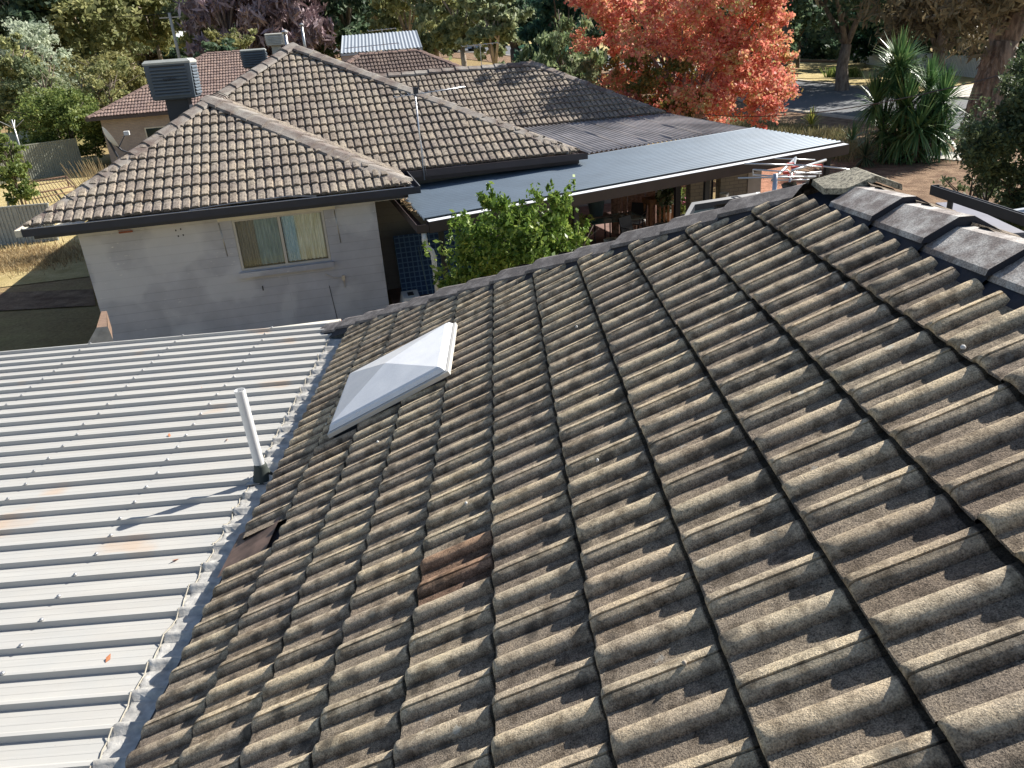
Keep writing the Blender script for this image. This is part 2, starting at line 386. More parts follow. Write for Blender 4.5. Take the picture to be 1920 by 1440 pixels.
class MB:
    def __init__(s): s.V = []; s.F = []; s.sm = False; s.UV = []
    def add(s, V, F, uv=None):
        k = len(s.V); s.V += [tuple(float(c) for c in v) for v in V]; s.F += [tuple(i + k for i in f) for f in F]
        s.UV += uv if uv else [(0, 0)] * sum(len(f) for f in F)
        return s
    def quad(s, a, b, c, d):
        a, b, c, d = [np.array(v, float) for v in (a, b, c, d)]
        w_, h_ = np.linalg.norm(b - a), np.linalg.norm(d - a)
        return s.add([a, b, c, d], [(0, 1, 2, 3)], [(0, 0), (w_, 0), (w_, h_), (0, h_)])
    def obox(s, o, u, v, w_):
        """box from corner o and three edge vectors"""
        o, u, v, w_ = [np.array(x, float) for x in (o, u, v, w_)]
        for a, b, c in ((o, u, v), (o + w_, u, v)): s.quad(a, a + b, a + b + c, a + c)
        for a, b, c in ((o, u, w_), (o + v, u, w_)): s.quad(a, a + b, a + b + c, a + c)
        for a, b, c in ((o, v, w_), (o + u, v, w_)): s.quad(a, a + b, a + b + c, a + c)
        return s
    def box(s, c, d, rz=0):
        c = np.array(c, float); ca, sa = math.cos(rz), math.sin(rz)
        u = np.array([ca, sa, 0]) * d[0]; v = np.array([-sa, ca, 0]) * d[1]; w_ = np.array([0, 0, d[2]])
        return s.obox(c - u / 2 - v / 2 - w_ / 2, u, v, w_)
    def tube(s, pts, r, n=8, cap=True):
        pts = [np.array(p, float) for p in pts]; rs = r if hasattr(r, '__len__') else [r] * len(pts)
        V = []; F = []
        t0 = pts[1] - pts[0]; up = np.array([0, 0, 1.0]) if abs(t0[2]) < .9 * np.linalg.norm(t0) else np.array([1.0, 0, 0])
        for i, p in enumerate(pts):
            t = pts[min(i + 1, len(pts) - 1)] - pts[max(i - 1, 0)]; t = t / (np.linalg.norm(t) + 1e-9)
            a = np.cross(t, up); a /= np.linalg.norm(a) + 1e-9; b = np.cross(t, a)
            up = np.cross(a, t)
            for k in range(n):
                an = 2 * math.pi * k / n; V.append(p + rs[i] * (math.cos(an) * a + math.sin(an) * b))
        for i in range(len(pts) - 1):
            for k in range(n): F.append((i * n + k, i * n + (k + 1) % n, (i + 1) * n + (k + 1) % n, (i + 1) * n + k))
        if cap: F.append(tuple(range(n))[::-1]); F.append(tuple((len(pts) - 1) * n + k for k in range(n)))
        return s.add(V, F)
    def lathe(s, c, prof, n=16, ax=2):
        V = []; F = []
        for r, z in prof:
            for k in range(n):
                an = 2 * math.pi * k / n; p = [r * math.cos(an), r * math.sin(an), z]
                if ax == 1: p = [p[0], p[2], p[1]]
                V.append(np.array(c) + np.array(p))
        for i in range(len(prof) - 1):
            for k in range(n): F.append((i * n + k, i * n + (k + 1) % n, (i + 1) * n + (k + 1) % n, (i + 1) * n + k))
        return s.add(V, F)
    def build(s, name, mat, parent=None, smooth=False, origin=None):
        return link_mesh(name, s.V, s.F, mat, parent, smooth, None, s.UV, origin)
def unit(v): v = np.array(v, float); return v / np.linalg.norm(v)

# ---------------------------------------------------------------- roof tiling
def tile_profile(w_, hi=True):
    """(u, z) over one tile cover: a roll, a pan, an interlock roll with its groove, a pan"""
    k = w_ / .30
    if hi:
        P = []
        for k_ in range(13):
            x = k_ / 12; P.append((78 * (.5 - .5 * math.cos(math.pi * x)), 31 * (max(0, 1 - (2 * (.5 - .5 * math.cos(math.pi * x)) - 1) ** 2)) ** .62))
        P += [(112, -1.5), (146, 0)]
        for k_ in range(14):
            x = .5 - .5 * math.cos(math.pi * k_ / 13); xx_ = 148 + 84 * x; z_ = 31 * (max(0, 1 - (2 * x - 1) ** 2)) ** .62
            if k_ == 7: P += [(xx_, z_), (xx_ + 1, z_ - 14), (xx_ + 5, z_ - 15), (xx_ + 6, z_ - 3)]
            else: P.append((xx_, z_ - (3 if k_ > 7 else 0)))
        P += [(236, 0), (268, -1.5), (300, 0)]
    else:
        P = [(0, 0), (4, 27), (50, 33), (98, 29), (108, 0), (146, 0), (150, 27), (200, 33), (248, 29), (258, 0), (300, 0)]
    return [(a * .001 * k, b * .001) for a, b in P]
TILE_H = []  # roll height per vertex, negative where course shade is painted
def tiles(origin, u, v, nrm, poly, w_, g, v0, stag=0, hi=True, thick=.034, jit=.003, special=None, skip=None, uoff=0):
    """tile field on the plane (origin,u,v); poly(u,v) -> list of half-planes (a,b,c): a*u+b*v<=c. Returns V,F,rnd"""
    prof = tile_profile(w_, hi)
    us = [p[0] for p in prof]; np_ = len(prof)
    vrow = [0, .004, .011, .022, .038, .12, .24, .80, .81, 1.0] if hi else [0, .02, 1.0]
    V = []; F = []; R = []; TILE_H.clear()
    umin, umax, vmin, vmax = poly['box']
    hp = poly['hp']
    rows_ = int(math.ceil((vmax - v0) / g))
    for r in range(rows_):
        vb = v0 + r * g
        off = uoff + ((r + stag) % 2) * w_ / 2
        c0 = int(math.floor((umin - off) / w_)) - 1; c1 = int(math.ceil((umax - off) / w_)) + 1
        for c in range(c0, c1):
            ub = off + c * w_
            # corners test
            cs = [(ub, vb), (ub + w_, vb), (ub, vb + g), (ub + w_, vb + g)]
            if any(all(a * x + b * y > cc for x, y in cs) for a, b, cc in hp): continue
            if skip and skip(r, c, ub, vb): continue
            k = len(V); jz = rng.normal(0, jit * .6); jt = rng.normal(0, jit); jv = rng.normal(0, jit * 1.3); tw = rng.normal(0, jit)
            val = min(.955, max(0.0, rng.normal(.5, .2)))
            if special and special(r, c, ub, vb): val = 1.0
            for q, vr in enumerate(vrow):
                vv = vr * (g + .03) if vr == 1.0 else (vr if vr < .05 else (vr if hi else vr * g))
                if hi and vr > .1 and vr < 1: vv = vr * g / .33
                if vr == .80: vv = g - .020
                if vr == .81: vv = g - .004
                fr = vv / (g + .03)
                hf = 1.0
                if hi: hf = {0: .42, 1: .66, 2: .84, 3: .95}.get(q, 1.0)
                for (pu, pz) in prof:
                    z = pz * hf + thick * (1 - fr) - (.005 if q == 0 else 0) + jz + jt * (pu / w_ - .5) + tw * fr * (pu / w_ - .5)
                    if hi: z += rng.normal(0, .0006)
                    V.append(origin + u * (ub + pu) + v * (vb + vv + jv * (1 - fr)) + nrm * z); TILE_H.append(pz / .026 if vr not in (.81, 1.0) or not hi else -3.)  # negative value paints shade into the strip under the next course
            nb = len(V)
            for (pu, pz) in prof:   # lower edge of the nose, coloured near-black as shade
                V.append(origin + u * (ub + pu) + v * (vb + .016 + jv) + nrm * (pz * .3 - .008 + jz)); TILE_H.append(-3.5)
            nr = len(vrow)
            for q in range(nr - 1):
                for i in range(np_ - 1):
                    a = k + q * np_ + i; F.append((a, a + 1, a + np_ + 1, a + np_)); R.append(val)
            for i in range(np_ - 1):
                F.append((nb + i, nb + i + 1, k + i + 1, k + i)); R.append(val)
    return V, F, R
def clip_obj(o, planes):
    """bisect object mesh by planes (point, normal): keep the side opposite to normal"""
    import bmesh
    bm = bmesh.new(); bm.from_mesh(o.data); off = np.array(wloc(o))
    for p, n in planes:
        geom = bm.verts[:] + bm.edges[:] + bm.faces[:]
        bmesh.ops.bisect_plane(bm, geom=geom, plane_co=Vector(np.array(p, float) - off), plane_no=Vector(n), clear_outer=True, dist=1e-5)
    bm.to_mesh(o.data); bm.free()
def roof_face(name, pts, along, mat, parent, w_=.33, g=.345, hi=False, stag=0, jit=.004, thick=.046, special=None, lap=.0, label=None, skip=None, uoff=0, v0=0, lift=0):
    """tiled roof plane over the polygon pts (world, first edge = eave start->end)."""
    pts = [np.array(p, float) for p in pts]
    u = unit(pts[1] - pts[0]) if along is None else unit(along)
    nrm = unit(np.cross(pts[1] - pts[0], pts[-1] - pts[0]))
    if nrm[2] < 0: nrm = -nrm
    v = unit(np.cross(nrm, u))
    if v[2] < 0: u = -u; v = unit(np.cross(nrm, u))
    if v[2] < 0: v = -v
    o = pts[0] + nrm * lift
    uv = [((p - pts[0]) @ u, (p - pts[0]) @ v) for p in pts]
    cx = sum(a for a, b in uv) / len(uv); cy = sum(b for a, b in uv) / len(uv)
    hp = []; planes = []
    for i in range(len(uv)):
        (a, b), (c, d) = uv[i], uv[(i + 1) % len(uv)]
        nx, ny = d - b, -(c - a)
        ln = math.hypot(nx, ny)
        if ln < 1e-6: continue
        nx /= ln; ny /= ln
        cc = nx * a + ny * b
        if nx * cx + ny * cy > cc: nx, ny, cc = -nx, -ny, -cc
        if i == 0: cc += .06
        hp.append((nx, ny, cc)); planes.append((o + u * (nx * cc) + v * (ny * cc), u * nx + v * ny))
    poly = {'box': (min(a for a, b in uv), max(a for a, b in uv), min(b for a, b in uv), max(b for a, b in uv)), 'hp': hp}
    V, F, R = tiles(o, u, v, nrm, poly, w_, g, v0, stag, hi, thick, jit, special, skip, uoff)
    ob = link_mesh(name, V, F, mat, parent, False, R)
    clip_obj(ob, planes)
    if hi: ob.data.polygons.foreach_set('use_smooth', [True] * len(ob.data.polygons)); 
    if hi:
        try: ob.data.set_sharp_from_angle(angle=rad(48))
        except Exception: pass
    return ob
def cap_run(name, p0, p1, n, nA, nB, mat, parent, half=.17, rise=.075, start_low=True, skirt=.05, mats=None, mortar=True, tilt=.028, drop=.0):
    """overlapping V-shaped cap tiles from low p0 to high p1; nA,nB = horizontal side directions"""
    p0 = np.array(p0, float); p1 = np.array(p1, float); d = p1 - p0; L_ = np.linalg.norm(d); t = d / L_
    step = L_ / n
    for i in range(n):
        a = p0 + t * (i * step); b = p0 + t * ((i + 1) * step + .05)
        j = rng.normal(0, .004, 3)
        ends = []
        for q, c in ((0, a), (1, b)):
            rz = rise + (tilt if q == 0 else 0) + j[0]
            top = c + np.array([0, 0, rz]) + j * .5
            hw = half * (1.06 if q == 0 else .97)
            ea = top + nA[0] * hw * 1.0 + np.array([0, 0, nA[1] * hw])
            eb = top + nB[0] * hw * 1.0 + np.array([0, 0, nB[1] * hw])
            # small flat at the crest
            ca = top + nA[0] * .03 + np.array([0, 0, nA[1] * .012]); cb = top + nB[0] * .03 + np.array([0, 0, nB[1] * .012])
            th = np.array([0, 0, -skirt])
            ends.append([ea + th + nA[0] * skirt * .35, ea, ca, cb, eb, eb + th + nB[0] * skirt * .35])
        V = ends[0] + ends[1]
        F = [(k, k + 1, k + 7, k + 6) for k in range(5)] + [(0, 1, 2, 3, 4, 5)[::-1]]
        # inner closing of the lower end: dark pointing colour paints the shade of the lap
        mb = MB(); mb.add(V, F)
        mt = (mats[i] if mats else mat)
        link_mesh('ridge_cap', mb.V, mb.F, mt, parent, mats=[mt, M['mortar'] if mortar else mt], mi=[0] * 5 + [1])
    if mortar:
        U = np.array([0, 0, 1.])
        for nX in (nA, nB):
            mb = MB(); k1, k2 = half * .93, half + .055
            for i in range(n):
                a_, b_ = p0 + t * (i * step), p0 + t * ((i + 1) * step)
                ha, hb = rise + tilt - .02, rise - .012
                A, B = a_ + U * (ha + nX[1] * k1) + nX[0] * k1, b_ + U * (hb + nX[1] * k1) + nX[0] * k1
                C, D = b_ + U * (.006 + nX[1] * k2) + nX[0] * k2, a_ + U * (.006 + nX[1] * k2) + nX[0] * k2
                mb.quad(A, B, C, D)
            mb.build('mortar_bedding', M['mortar'], parent)

# ---------------------------------------------------------------- corrugated sheets
def corrugated(name, A, B, C_, D_, pitch, amp, mat, parent, kind='sine', thick=0):
    """sheet with ribs running A->B, repeated from A to D (A,B,C,D corners)"""
    A, B, C_, D_ = [np.array(p, float) for p in (A, B, C_, D_)]
    W = (np.linalg.norm(D_ - A) + np.linalg.norm(C_ - B)) / 2
    n = max(1, int(round(W / pitch))); nrm = unit(np.cross(B - A, D_ - A)); nrm = nrm if nrm[2] > 0 else -nrm
    if abs(nrm[2]) < .2:
        c_ = np.array(CAM) - A; nrm = nrm if nrm @ c_ > 0 else -nrm
    P = []
    for i in range(n):
        if kind == 'sine':
            for q in range(6): P.append(((i + q / 6) / n, amp * (.5 + .5 * math.cos(2 * math.pi * q / 6))))
        elif kind == 'rib':
            for fr, h in ((0, .40), (.12, 0), (.30, 0), (.31, .03), (.36, .03), (.37, 0), (.56, 0), (.57, .03), (.62, .03), (.63, 0), (.79, 0), (.83, 1.0), (.93, 1.0)): P.append(((i + fr) / n, amp * h))
        else:
            for fr, h in ((0, 0), (.35, 0), (.45, 1), (.85, 1), (.95, 0)): P.append(((i + fr) / n, amp * h))
    P.append((1, P[0][1]))
    V = []; F = []
    segs = 6
    for k in range(segs + 1):
        s_ = k / segs
        a = A + (B - A) * s_; d = D_ + (C_ - D_) * s_
        for f, h in P: V.append(a + (d - a) * f + nrm * h)
    m_ = len(P)
    for k in range(segs):
        for i in range(m_ - 1): F.append((k * m_ + i, k * m_ + i + 1, (k + 1) * m_ + i + 1, (k + 1) * m_ + i))
    return link_mesh(name, V, F, mat, parent, kind == 'sine')

# ---------------------------------------------------------------- foliage
def leaf_cloud(centers, radii, counts, size, aspect=1.6, up=0.0, droop=0.0, shell=.45, rset=None):
    """leaf quads scattered through ellipsoidal clumps; returns V, n, rnd"""
    Vs = []; Rs = []
    for c, r, n in zip(centers, radii, counts):
        d = rng.normal(size=(n, 3)); d /= np.linalg.norm(d, axis=1)[:, None] + 1e-9
        k_ = max(4, n // 45); sub = rng.normal(size=(k_, 3)) * .52; sid = rng.integers(0, k_, n)
        off_ = sub[sid] + rng.normal(size=(n, 3)) * .20
        p = np.array(c) + off_ * np.array(r) * 1.15
        # leaf frame
        nr = d + rng.normal(0, .7, (n, 3)); nr /= np.linalg.norm(nr, axis=1)[:, None]
        t = rng.normal(size=(n, 3)) + np.array([0, 0, up]) - np.array([0, 0, droop])
        t -= nr * (t * nr).sum(1)[:, None]; t /= np.linalg.norm(t, axis=1)[:, None] + 1e-9
        b = np.cross(nr, t)
        s = size * (.6 + .8 * rng.random(n))[:, None]
        q = np.stack([p - t * s * aspect / 2, p + b * s * .5, p + t * s * aspect / 2, p - b * s * .5], 1)
        Vs.append(q.reshape(-1, 3)); base = rng.random() * .3
        Rs.append(np.clip(base + rng.random(n) * .7, 0, 1))
    return np.concatenate(Vs), sum(counts), np.concatenate(Rs)
def limbs(mb, base, top_z, spread, r0, n=5, lean=(0, 0), fork=.35):
    base = np.array(base, float); H = top_z - base[2]; tips = []
    f = base + np.array([lean[0] * fork, lean[1] * fork, H * fork])
    mid = (base + f) / 2 + np.array([rng.normal(0, r0 * .4), rng.normal(0, r0 * .4), 0])
    mb.tube([base - np.array([0, 0, .3]), base, mid, f], [r0 * 1.35, r0 * 1.15, r0 * .92, r0 * .8], 9)
    for i in range(n):
        an = 2 * math.pi * (i + rng.random() * .6) / n
        e = f + np.array([math.cos(an) * spread * (.5 + .4 * rng.random()) + lean[0] * .5, math.sin(an) * spread * (.5 + .4 * rng.random()) + lean[1] * .5, H * (1 - fork) * (.55 + .4 * rng.random())])
        m1 = f + (e - f) * .45 + np.array([0, 0, H * .07])
        mb.tube([f - np.array([0, 0, r0 * .3]), m1, e], [r0 * .55, r0 * .34, r0 * .08], 6); tips.append(e)
        for k in range(2):
            e2 = m1 + np.array([rng.normal(0, spread * .35), rng.normal(0, spread * .35), H * (.1 + .2 * rng.random())])
            mb.tube([m1, (m1 + e2) / 2 + np.array([0, 0, .1]), e2], [r0 * .28, r0 * .16, r0 * .05], 5)
    return tips
def tree(name, label, cat, base, H, Rx, lf, bk='bark_grey', group='trees', clumps=26, leaves=7000, size=.16, cb=.3, r0=.2, Ry=None, lean=(0, 0), flat=.42, shape='round', droop=.0, aspect=1.7, fork=.35, nl=5, up=0, csize=.34, hollow=.55):
    base = np.array(base, float); t = thing(name, label, cat, base, group)
    Ry = Ry or Rx; mb = MB()
    limbs(mb, base, base[2] + H * .95, Rx * .9, r0, nl, lean, fork); mb.build('trunk', M[bk], t, True)
    zc = base[2] + H * (cb + (1 - cb) / 2); hz = H * (1 - cb) / 2
    C_, Rr = [], []
    while len(C_) < clumps:
        d = rng.normal(size=3); d /= np.linalg.norm(d); rr = (hollow + (1 - hollow) * rng.random())
        if shape == 'cone':
            h = rng.random() ** 1.3; a = rng.random() * 6.283; wv = (1 - h) * rr
            c = base + np.array([math.cos(a) * Rx * wv, math.sin(a) * Ry * wv, H * (cb + (1 - cb) * h * .95)])
            s_ = csize * Rx * (.5 + .6 * (1 - h))
        else:
            c = np.array([base[0] + lean[0] + d[0] * Rx * rr, base[1] + lean[1] + d[1] * Ry * rr, zc + d[2] * hz * rr])
            s_ = Rx * csize * (.65 + .7 * rng.random())
        C_.append(c); Rr.append((s_, s_, s_ * (flat + .3)))
    per = max(20, leaves // clumps)
    V, n, R = leaf_cloud(C_, Rr, [int(per * (.6 + .8 * rng.random())) for _ in C_], size, aspect, up, droop)
    npmesh('crown', V, n, LF[lf], t, R)
    return t

# ================================================================= SETTING: ground, road, paths
def terrain():
    xs = np.concatenate([np.linspace(-400, -60, 18), np.linspace(-56, 56, 57), np.linspace(60, 400, 18)])
    ys = np.concatenate([np.linspace(-40, 60, 41), np.linspace(63, 200, 47), np.linspace(210, 500, 20)])
    V = [(x, y, gz(x, y)) for y in ys for x in xs]; nx = len(xs)
    F = [(j * nx + i, j * nx + i + 1, (j + 1) * nx + i + 1, (j + 1) * nx + i) for j in range(len(ys) - 1) for i in range(nx - 1)]
    tag(link_mesh('ground', V, F, M['ground'], None, True), 'dry patchy ground sloping gently up to the park', 'ground', kind='structure')
terrain()
def patch(name, poly, mat, lift=.02, label=None, cat=None, res=1.5):
    """sheet draped on the terrain from an outline of ground points; ear = fan from centre subdivided"""
    P = [np.array(p[:2], float) for p in poly]; c = sum(P) / len(P); V = []; F = []; n = len(P); rings = 8
    sub = []
    for i in range(n):
        a, b = P[i], P[(i + 1) % n]; k = max(1, int(np.linalg.norm(b - a) / 3))
        for q in range(k): sub.append(a + (b - a) * q / k)
    n = len(sub)
    V.append((*c, gz(*c) + lift))
    for r in range(1, rings + 1):
        for p in sub:
            q = c + (p - c) * r / rings; V.append((*q, gz(*q) + lift))
    for i in range(n): F.append((0, 1 + i, 1 + (i + 1) % n))
    for r in range(rings - 1):
        for i in range(n): a = 1 + r * n + i; b = 1 + r * n + (i + 1) % n; F.append((a, a + n, b + n, b))
    return tag(link_mesh(name, V, F, M[mat], None, True), label, cat, kind='structure')
def strip(name, line, width, mat, lift, label, cat, kind='structure', h=None):
    """ribbon following the terrain"""
    P = [np.array(p[:2], float) for p in line]; pts = []
    for a, b in zip(P[:-1], P[1:]):
        k = max(2, int(np.linalg.norm(b - a) / 2.5)); pts += [a + (b - a) * i / k for i in range(k)]
    pts.append(P[-1]); V = []; F = []
    for i, p in enumerate(pts):
        t = pts[min(i + 1, len(pts) - 1)] - pts[max(i - 1, 0)]; t /= np.linalg.norm(t); nn = np.array([-t[1], t[0]])
        for s_ in (-.5, -.17, .17, .5):
            q = p + nn * width * s_; V.append((*q, gz(*q) + lift))
        if h:
            for s_ in (.5, -.5):
                q = p + nn * width * s_; V.append((*q, gz(*q) - .1))
    m_ = 6 if h else 4
    for i in range(len(pts) - 1):
        for k in range(3): a = i * m_ + k; F.append((a, a + 1, a + m_ + 1, a + m_))
        if h:
            a = i * m_; F.append((a + 3, a + 4, a + m_ + 4, a + m_ + 3)); F.append((a + 5, a, a + m_, a + m_ + 5))
    return tag(link_mesh(name, V, F, M[mat], None, True), label, cat, kind=kind)
def g2(px, py): p = ground(px, py); return (p[0], p[1])
# street: from right foreground to the far left
road = [np.array(p, float) for p in ((33, -10), (29.5, 12), (25.2, 30), (22.6, 44), (22, 60), (20, 74), (13.5, 92), (3, 110), (-14, 126), (-40, 138))]
strip('road', road, 9.6, 'asphalt', .03, 'grey bitumen street half in tree shade', 'road')
def off(line, o):
    out = []
    for i, p in enumerate(line):
        t = np.array(line[min(i + 1, len(line) - 1)]) - np.array(line[max(i - 1, 0)]); t = t / np.linalg.norm(t)
        out.append(np.array(p) + np.array([-t[1], t[0]]) * o)
    return out
strip('kerb', off(road, 5.0), .42, 'kerb', .13, 'pale concrete kerb on the house side of the street', 'kerb', h=1)
strip('far_kerb', off(road, -5.0), .42, 'kerb', .13, 'pale concrete kerb on the far side of the street', 'kerb', h=1)
strip('verge', off(road, 7.9), 5.2, 'dirt2', .05, 'bare dusty verge along the near kerb', 'verge')
strip('far_verge', off(road, -10.2), 9.6, 'lawn_dry', .05, 'dry yellow nature strip beyond the street', 'grass')
patch('park_lawn', [g2(98, 138), g2(150, 133), g2(152, 152), g2(96, 158)], 'lawn_green', .06, 'green watered lawn in the park', 'lawn')
patch('park_green', [g2(925, 72), g2(965, 68), g2(968, 82), g2(928, 85)], 'lawn_green', .06, 'bright green grass beyond the street', 'lawn')
patch('neighbour_lawn', [g2(12, 262), g2(80, 250), g2(90, 262), g2(14, 278)], 'lawn_green', .05, 'small green lawn behind the long fence', 'lawn')
patch('front_lawn', [g2(1485, 92), g2(1600, 92), g2(1625, 118), g2(1600, 150), g2(1478, 148)], 'lawn_dry', .09, 'sunlit lawn around the garden bed across the street', 'lawn')
patch('driveway', [g2(1780, 168), g2(1925, 150), g2(1925, 180), g2(1835, 188), g2(1770, 186)], 'concrete', .16, 'pale concrete driveway across the street', 'driveway')
patch('front_path', [g2(1722, 282), g2(1815, 293), g2(1800, 306), g2(1716, 298)], 'concrete', .08, 'white concrete path slabs beside the big yucca', 'path')
patch('yard_path', [g2(-60, 555), g2(175, 545), g2(180, 575), g2(-60, 590)], 'dirt2', .03, 'worn path across the shaded yard', 'path')
patch('garden_dirt', [g2(1330, 215), g2(1480, 222), g2(1660, 262), g2(1800, 300), g2(1960, 330), g2(2050, 480), g2(1700, 520), g2(1400, 400)], 'dirt2', .04, 'leaf littered dirt between the patio and the street', 'dirt')
patch('red_leaf_litter', [g2(1395, 300), g2(1470, 300), g2(1520, 350), g2(1480, 420), g2(1390, 420)], 'redlitter', .07, 'fallen red leaves on the dirt beside the patio piers', 'leaf litter')
patch('backyard_lawn', [g2(-120, 330), g2(190, 318), g2(200, 420), g2(170, 520), g2(-150, 560)], 'lawn_dry', .02, 'dry yellow back lawn beside the grey house', 'lawn')

# ================================================================= NEAR HOUSE (the tiled roof we stand on)
PIT = 0.46964; GA = .3444; TW = .30
UP = np.array([math.cos(PIT), 0, math.sin(PIT)]); NR = np.array([-math.sin(PIT), 0, math.cos(PIT)])
AL = np.array([0., -1., 0.])
XR, ZR = 1.93, .98                     # ridge line x, z
YA = -1.50                             # apex y
KE = -5.42 * GA                        # eave, along the slope from the origin
EV = UP * KE                           # a point on the eave
TP = math.tan(PIT)
apex = np.array([XR, YA, ZR])
cornerL = np.array([EV[0], YA + (XR - EV[0]), EV[2]])
house = thing('tiled_house', 'weathered concrete tiled house roof with pale metal lean-to in the foreground', 'house', (1.9, -6, GZ))
YB = -9.5
skyl = [(-.30, -.05), (-.30, -1.03), (-1.20, -1.03), (-1.20, -.05)]
def odd(r, c, ub, vb):
    return (r, c) in ODD
ODD = set()
def tile_special(r, c, ub, vb):
    return abs(vb + GA) < .05 and abs(ub + .15 - 3.35) < .17
def tile_missing(r, c, ub, vb):
    return r == 0 and abs(ub - 1.90) < .14
pts = [EV + AL * -cornerL[1], EV + AL * -YB, np.array([XR, YB, ZR]), apex]
# grid origin: nose of course k at v=k*GA, roll n at u=n*.15 ; parity of courses alternates
field_o = pts[0]
def near_field():
    hpdir = unit(apex - cornerL)
    u, v, nrm = AL, UP, NR
    o = np.zeros(3)
    hp = []
    planes = []
    sgn = np.cross(nrm, hpdir); sgn = sgn if sgn @ (np.array([0, 5., 0])) > 0 else -sgn
    cl = cornerL - sgn * .13; planes.append((cl, sgn)); hp.append((sgn @ u, sgn @ v, sgn @ cl))
    top = XR / math.cos(PIT) - .19
    hp.append((0, 1, top)); planes.append((v * top, v))
    hp.append((1, 0, -YB)); planes.append((u * -YB, u))
    poly = {'box': (-cornerL[1], -YB, KE, top), 'hp': hp}
    v0 = -5 * GA - GA            # first course nose at k=-6 would be hidden; start at k=-5
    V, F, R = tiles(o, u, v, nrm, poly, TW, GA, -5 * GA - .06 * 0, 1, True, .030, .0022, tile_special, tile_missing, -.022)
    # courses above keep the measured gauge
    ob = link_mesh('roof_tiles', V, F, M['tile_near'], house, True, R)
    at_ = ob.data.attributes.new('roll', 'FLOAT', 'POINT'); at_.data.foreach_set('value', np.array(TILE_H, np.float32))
    clip_obj(ob, planes)
    try: ob.data.set_sharp_from_angle(angle=rad(50))
    except Exception: pass
near_field()
tag(house.children[0], 'mottled brown concrete tiles with a few redder replacements')
# dark sarking under the tiles
mb = MB()
e_in = EV + UP * .05
mb.quad(e_in + AL * -cornerL[1] - NR * .02, e_in + AL * -YB - NR * .02, np.array([XR, YB, ZR]) - NR * .03, apex - NR * .03)
mb.build('roof_underlay', M['mortar'], house)
# far hip plane (faces away) and the plane right of the ridge
run = XR - EV[0]
XE2 = XR + run
roof_face('roof_tiles', [(XE2, YA + run, EV[2]), (EV[0], YA + run, EV[2]), tuple(apex)], None, M['tile_near'], house, .3, GA, False)
roof_face('roof_tiles', [(XE2, YB, EV[2]), (XE2, YA + run, EV[2]), tuple(apex), (XR, YB, ZR)], None, M['tile_near'], house, .3, GA, False)
# hip and ridge caps
sH = math.tan(PIT)
nA = (np.array([-1., 0, 0]), -sH); nB = (np.array([0, 1., 0]), -sH)
nAh = (unit([-1, -1, 0]), -sH * math.sqrt(.5)); nBh = (unit([1, 1, 0]), -sH * math.sqrt(.5))
hip_lo = cornerL + np.array([-.25, .25, -.13]); hip_hi = apex + np.array([-.16, .16, -.08])
cap_run('hip', hip_lo, hip_hi, 13, nAh, nBh, M['cap_near'], house, .155, .045, tilt=.035, skirt=.022)
mats = [M['cap_ridge']] * 20
cap_run('ridge', np.array([XR, YB, ZR]), np.array([XR, YA - .33, ZR]), 17, nA, (np.array([1., 0, 0]), -sH), M['cap_ridge'], house, .15, .028, tilt=.038, skirt=.022)
hipR = (unit([1, -1, 0]), -sH * math.sqrt(.5)); hipR2 = (unit([-1, 1, 0]), -sH * math.sqrt(.5))
cap_run('hip', np.array([XE2 + .2, YA + run + .2, EV[2] - .1]), apex + np.array([.16, .16, -.08]), 13, hipR, hipR2, M['cap_near'], house, .155, .045, tilt=.035, skirt=.022)
def apex_cap():
    c = apex + np.array([0.07, -.04, .075]); ds = [(-.17, .14, -.075), (-.19, -.08, -.085), (-.14, -.24, -.06), (0, -.25, -.005), (.14, -.24, -.06), (.19, -.08, -.085), (.17, .14, -.075), (0, .22, -.09)]
    V = [c] + [c + np.array(d) for d in ds]; n = len(ds)
    V += [v + np.array([(v - c)[0] * .02, (v - c)[1] * .02, -.03]) for v in V[1:]]
    F = [(0, 1 + i, 1 + (i + 1) % n) for i in range(n)] + [(1 + i, 1 + n + i, 1 + n + (i + 1) % n, 1 + (i + 1) % n) for i in range(n)]
    return link_mesh('apex_cap', V, F, M['cap_lichen'], house)
tag(apex_cap(), 'lichen speckled cap where the hips meet the ridge')
# walls, fascia, gutter
mb = MB(); zt = EV[2] - .12
xa, xb, ya, yb = EV[0] + .45, XE2 - .45, YB, YA + run - .45
mb.quad((xa, ya, GZ), (xa, yb, GZ), (xa, yb, zt), (xa, ya, zt)); mb.quad((xa, yb, GZ), (xb, yb, GZ), (xb, yb, zt), (xa, yb, zt)); mb.quad((xb, yb, GZ), (xb, ya, GZ), (xb, ya, zt), (xb, yb, zt)); mb.quad((xa, ya, GZ), (xb, ya, GZ), (xb, ya, zt), (xa, ya, zt))
mb.build('wall', M['brick_olive'], house)
mb = MB()
mb.obox((EV[0] + .04, YA + run - .01, EV[2] - .20), (XE2 - EV[0] - .08, 0, 0), (0, .03, 0), (0, 0, .16))
mb.obox((EV[0] + .05, YA + run - .45, EV[2] - .21), (XE2 - EV[0] - .1, 0, 0), (0, .43, 0), (0, 0, .012))
mb.build('fascia', M['cream'], house)
# metal lean-to roof west of the eave
ZM = -1.0; MR = .125
yT = 2.40; nrib = 40; rp = .197
xm0, xm1 = -9.2, EV[0] + .10
mr = corrugated('metal_roof', (xm0, yT - nrib * rp, ZM - .05), (xm1, yT - nrib * rp, ZM - .05 + MR), (xm1, yT, ZM - .05 + MR), (xm0, yT, ZM - .05), rp, .032, M['metal_roof'], house, 'rib')
tag(mr, 'pale ribbed steel sheeting with rust spots')
